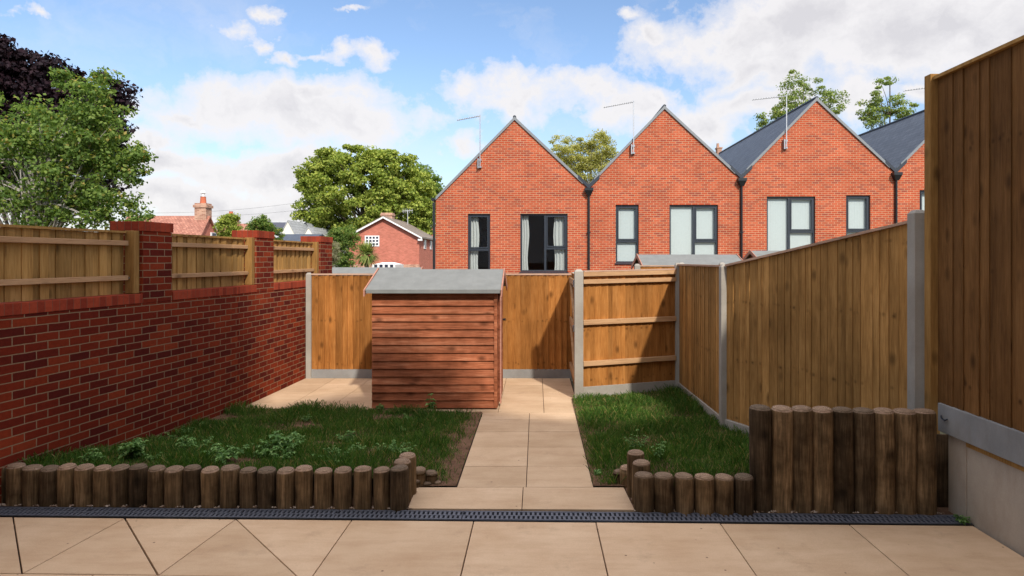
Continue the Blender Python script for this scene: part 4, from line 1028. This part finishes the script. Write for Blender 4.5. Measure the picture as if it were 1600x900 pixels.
tree('alder_tree','airy green tree rising behind the third gable','tree',48,
 [(1250,150,38,40),(1240,125,20,20),(1285,170,38,32),(1210,185,26,20),(1230,165,25,30),(1305,195,22,22),(1190,195,12,10),(1255,200,60,30)],(1255,130),M['leaf_green'],M['bark_pale'],150,13000,.5,.16,shell=.2,branches=90,trunkw=.13,asp=.6)
tree('alder_tree','sparse green tree between third gable and tall fence','tree',46,
 [(1385,160,38,22),(1380,132,18,14),(1410,180,32,20),(1360,185,22,14),(1395,205,50,20),(1432,165,12,10),(1350,178,10,6)],(1388,125),M['leaf_green'],M['bark'],110,9000,.42,.16,shell=.2,branches=80,trunkw=.12,asp=.6)
tree('small_tree','small yellow-green tree in front of the old tiled house','tree',30,[(356,355,17,17),(362,346,10,10),(347,368,14,10),(375,370,14,10)],(356,342),M['leaf_light'],M['bark'],90,7000,.24,.10,trunkw=.06,branches=15)
tree('small_tree','small green tree left of the middle pier with pale roofs behind','tree',32,[(407,355,17,14),(410,347,10,9),(420,362,11,10),(396,362,10,8),(432,368,10,10)],(408,344),M['leaf_mid'],M['bark'],90,7000,.24,.10,trunkw=.06,branches=15)
tree('small_tree','thin leafy sprig rising above the first brick pier','plant',12,[(222,340,9,5),(236,337,7,6),(210,345,8,5)],(228,338),M['leaf_mid'],M['bark'],14,260,.06,.055,trunkw=.01,branches=10)
tree('hedge','tall green hedge left of the pink brick house','hedge',38,[(535,385,16,28),(525,372,14,18),(548,375,12,20),(530,408,25,18)],(535,380),M['leaf_mid'],M['bark'],140,12000,.35,.12,trunkw=.05,branches=10)
tree('pampas_bush','pale beige feathery bush by the last pier','bush',28,[(519,393,11,16),(512,405,12,12)],(518,390),M['leaf_pale'],M['bark'],50,5000,.2,.08,trunkw=.03,branches=8,asp=.25)
tree('broadleaf_tree','distant tree top beyond the white gables','tree',90,[(468,356,14,7),(490,366,10,8)],(470,355),M['leaf_light'],M['bark'],20,1500,.8,.3,trunkw=.1,branches=4)
# cordyline palm
Y=26; cx,cy,cz=P(573,399,Y); t=thing('cordyline_palm','spiky cordyline palm in front of the pink brick house','palm',(cx,Y,0)); V=[]
for k in range(620):
    u=rand_unit(1)[0]; 
    if u[1]>.6: continue
    u[2]=u[2]*.9+.15; l=R.uniform(.5,.66); s=np.cross(u,[0,0,1]); s/= (np.linalg.norm(s)+1e-6); w_=.024
    p0=np.array((cx,cy,cz)); p1=p0+u*l*.6; p2=p0+u*l+np.array((0,0,-.16*(1.1-abs(u[2]))))
    V+=[p0-s*w_*.6,p0+s*w_*.6,p1+s*w_,p1-s*w_]; V+=[p1-s*w_,p1+s*w_,p2+s*w_*.15,p2-s*w_*.15]
npmesh('crown',np.array(V),4,M['cord'],t,off=(cx,Y,0)); m=MB(); m.tube([(cx,cy,0),(cx+.03,cy,1),(cx,cy,cz)],[.1,.08,.07],8); m.build('trunk',M['bark'],t)

# ------------------------------------------------------------------ unseen house behind the camera, shaped to cast the shade over patio and lawn
t=thing('shading_house','unseen white house behind the patio, its roofline shaped to shade the garden','house',(0,-1,0)); m=MB()
YB=-.6
prof=[(-9.55,6.9),(-6.85,9.0),(-4.3,8.4),(-1.9,9.6),(-.3,9.75),(-.08,7.8),(.9,8.5),(1.6,8.75),(2.5,8.3),(3.15,7.5),(4.4,7.1),(6.8,8.2),(9.5,7.0)]  # stepped roofline shaped by where its shadow should fall
OWN=prof
for (a,za),(b,zb) in zip(prof[:-1],prof[1:]): m.hexa([(a,YB-.3,0),(b,YB-.3,0),(b,YB,0),(a,YB,0)],[(a,YB-.3,za),(b,YB-.3,zb),(b,YB,zb),(a,YB,za)])
m.build('wall',M['white'],t)  # wall made white to bounce light onto the patio
m=MB()
for (a,za),(b,zb) in zip(prof[:-1],prof[1:]): m.hexa([(a,YB-9,za+.004),(b,YB-9,zb+.004),(b,YB+.02,zb+.004),(a,YB+.02,za+.004)],[(a,YB-9,za+.1),(b,YB-9,zb+.1),(b,YB+.02,zb+.1),(a,YB+.02,za+.1)])
m.build('roof',M['slate'],t)

# ------------------------------------------------------------------ light and sky
SD=Vector((-.45,1.15,-1)).normalized()
sun=bpy.data.lights.new('sun','SUN'); sun.energy=2.3; sun.angle=math.radians(2.0); sun.color=(1,.95,.87)
so=bpy.data.objects.new('sun',sun); C.objects.link(so); so.rotation_euler=SD.to_track_quat('-Z','Y').to_euler()
so.location=(10,-20,30)
wd=bpy.data.worlds.new('World'); scene.world=wd; wd.use_nodes=True; nt=wd.node_tree; bg=nt.nodes['Background']
class WN(NT):
    def __init__(s): s.t=nt
W=WN()
sky=W.n('ShaderNodeTexSky'); sky.sky_type='NISHITA'; sky.sun_disc=False; sky.sun_elevation=math.asin(-SD.z); sky.sun_rotation=math.atan2(-SD.x,-SD.y)
sky.air_density=1.0; sky.dust_density=.6; sky.ozone_density=2.2
tc=W.n('ShaderNodeTexCoord'); sp=W.n('ShaderNodeSeparateXYZ'); W.l(tc.outputs['Generated'],sp.inputs[0])
X_,Y_,Z_=sp.outputs
az=W.math('ARCTAN2',X_,Y_); hl=W.math('SQRT',W.math('ADD',W.math('MULTIPLY',X_,X_),W.math('MULTIPLY',Y_,Y_))); el=W.math('DIVIDE',Z_,W.math('MAXIMUM',hl,.05))
cv=W.n('ShaderNodeCombineXYZ'); W.l(az,cv.inputs[0]); W.l(el,cv.inputs[1])
pv=cv.outputs[0]
# warp for ragged edges
wn=W.n('ShaderNodeTexNoise'); W.l(pv,wn.inputs['Vector']); wn.inputs['Scale'].default_value=7; wn.inputs['Detail'].default_value=6; wn.inputs['Roughness'].default_value=.6
w1=W.n('ShaderNodeVectorMath',operation='SUBTRACT'); W.l(wn.outputs['Color'],w1.inputs[0]); w1.inputs[1].default_value=(.5,.5,.5)
w2=W.n('ShaderNodeVectorMath',operation='MULTIPLY'); W.l(w1.outputs[0],w2.inputs[0]); w2.inputs[1].default_value=(.24,.13,0)
w3=W.n('ShaderNodeVectorMath',operation='ADD'); W.l(pv,w3.inputs[0]); W.l(w2.outputs[0],w3.inputs[1]); pw=w3.outputs[0]
CL=[(450,178,235,62,1.15),(520,150,120,45),(300,172,110,34),(375,32,50,30,.75),(415,12,40,24,.7),(420,58,50,24,.75),(465,88,50,20,.75),(505,78,45,16,.6),(565,80,70,28,.9),(590,98,45,18,.6),(270,247,100,24,1.2),(430,268,170,30,1.2),(340,315,360,42,1.2),
 (800,150,120,50),(905,130,85,36),(970,172,90,50),(720,235,60,36),(1110,190,130,40),(1250,45,230,75,1.35),(1370,70,230,90,1.2),(1130,50,100,50),(1480,30,230,95,1.3),(1200,110,140,45),(1180,165,110,45),
 (1340,150,90,50),(1420,150,60,28),(1035,42,60,30,.8),(985,16,50,20,.6),(40,4,90,18,.6),(540,2,60,12,.6),(1010,150,60,30),(130,160,60,20),(200,215,110,26)]
acc=None
for px,py,rx,ry,wt in [c+(1.0,) if len(c)==4 else c for c in CL]:
    u=(px-VX)/F; A=math.atan(u); E=(HY-py)/F*math.cos(A)
    s1=W.n('ShaderNodeVectorMath',operation='SUBTRACT'); W.l(pw,s1.inputs[0]); s1.inputs[1].default_value=(A,E,0)
    s2=W.n('ShaderNodeVectorMath',operation='MULTIPLY'); W.l(s1.outputs[0],s2.inputs[0]); s2.inputs[1].default_value=(F/rx/math.cos(A)**2,F/ry/math.cos(A),0)
    s3=W.n('ShaderNodeVectorMath',operation='LENGTH'); W.l(s2.outputs[0],s3.inputs[0])
    d=W.math('SUBTRACT',wt,s3.outputs['Value'])
    acc=d if acc is None else W.math('SMOOTH_MAX',acc,d,.25)
n1=W.noise(pv,9,8,.62); n0=W.noise(pv,2.2,5,.5)
# generic cloud cover elsewhere (behind and beside the view)
gen=W.math('SUBTRACT',W.math('MULTIPLY',n0,2.6),1.35)
side=W.math('GREATER_THAN',W.math('ABSOLUTE',az),.85)
acc=W.math('MAXIMUM',acc,W.math('SUBTRACT',gen,W.math('SUBTRACT',.9,W.math('MULTIPLY',side,.9))))
n2=W.noise(pw,24,6,.65)
dens=W.math('ADD',W.math('ADD',acc,-.02),W.math('ADD',W.math('MULTIPLY',W.math('SUBTRACT',n1,.5),1.9),W.math('MULTIPLY',W.math('SUBTRACT',n2,.5),.7)))
cov=W.ramp(dens,[(.0,(.0,.0,.0)),(.22,(.5,.5,.5)),(.6,(1,1,1))],'LINEAR')
wisp=W.ramp(W.noise(pw,5,7,.6),[(.5,(0,0,0)),(.75,(.35,.35,.35))])
cov=W.math('MAXIMUM',cov,wisp)
shade=W.noise(pw,6,6,.6)
CB=5.6
core=W.ramp(W.math('ADD',W.math('MULTIPLY',dens,.55),W.math('MULTIPLY',shade,.5)),[(.30,(1.0,.955,.955)),(.62,(.95,.925,.93)),(.95,(.76,.74,.765))])
hz=W.ramp(el,[(.0,(1,1,1)),(.28,(0,0,0))])
skyt=W.mix(1.0,sky.outputs[0],(1.10,1.10,1.12),'MULTIPLY')
skyc=W.mix(W.math('MULTIPLY',hz,.55),skyt,(3.2,3.5,3.85))
ccol=W.mix(1.0,core,(CB,CB,CB),'MULTIPLY')
hi=W.n('ShaderNodeMapRange'); W.l(el,hi.inputs[0]); hi.inputs[1].default_value=.5; hi.inputs[2].default_value=1.1; hi.inputs[3].default_value=1.0; hi.inputs[4].default_value=2.6  # clouds brightened overhead, above the view, as added fill for the shaded patio
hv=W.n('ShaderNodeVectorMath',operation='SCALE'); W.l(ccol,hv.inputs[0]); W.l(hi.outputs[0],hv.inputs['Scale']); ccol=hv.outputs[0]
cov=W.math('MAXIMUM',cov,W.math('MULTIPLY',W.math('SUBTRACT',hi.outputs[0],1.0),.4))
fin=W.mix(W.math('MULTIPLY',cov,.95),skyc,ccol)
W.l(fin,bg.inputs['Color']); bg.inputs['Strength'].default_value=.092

cam=bpy.data.cameras.new('camera'); co=bpy.data.objects.new('camera',cam); C.objects.link(co); co.location=(0,0,H); co.rotation_euler=(math.radians(90),0,0)
cam.sensor_width=36; cam.lens=F/1600*36; cam.shift_x=-(VX-800)/1600; cam.shift_y=-(450-HY)/1600; cam.clip_end=2000; cam.clip_start=.05
scene.camera=co
scene.view_settings.view_transform='Standard'; scene.view_settings.look='None'; scene.view_settings.exposure=.93; scene.view_settings.gamma=1
scene.view_settings.use_curve_mapping=False
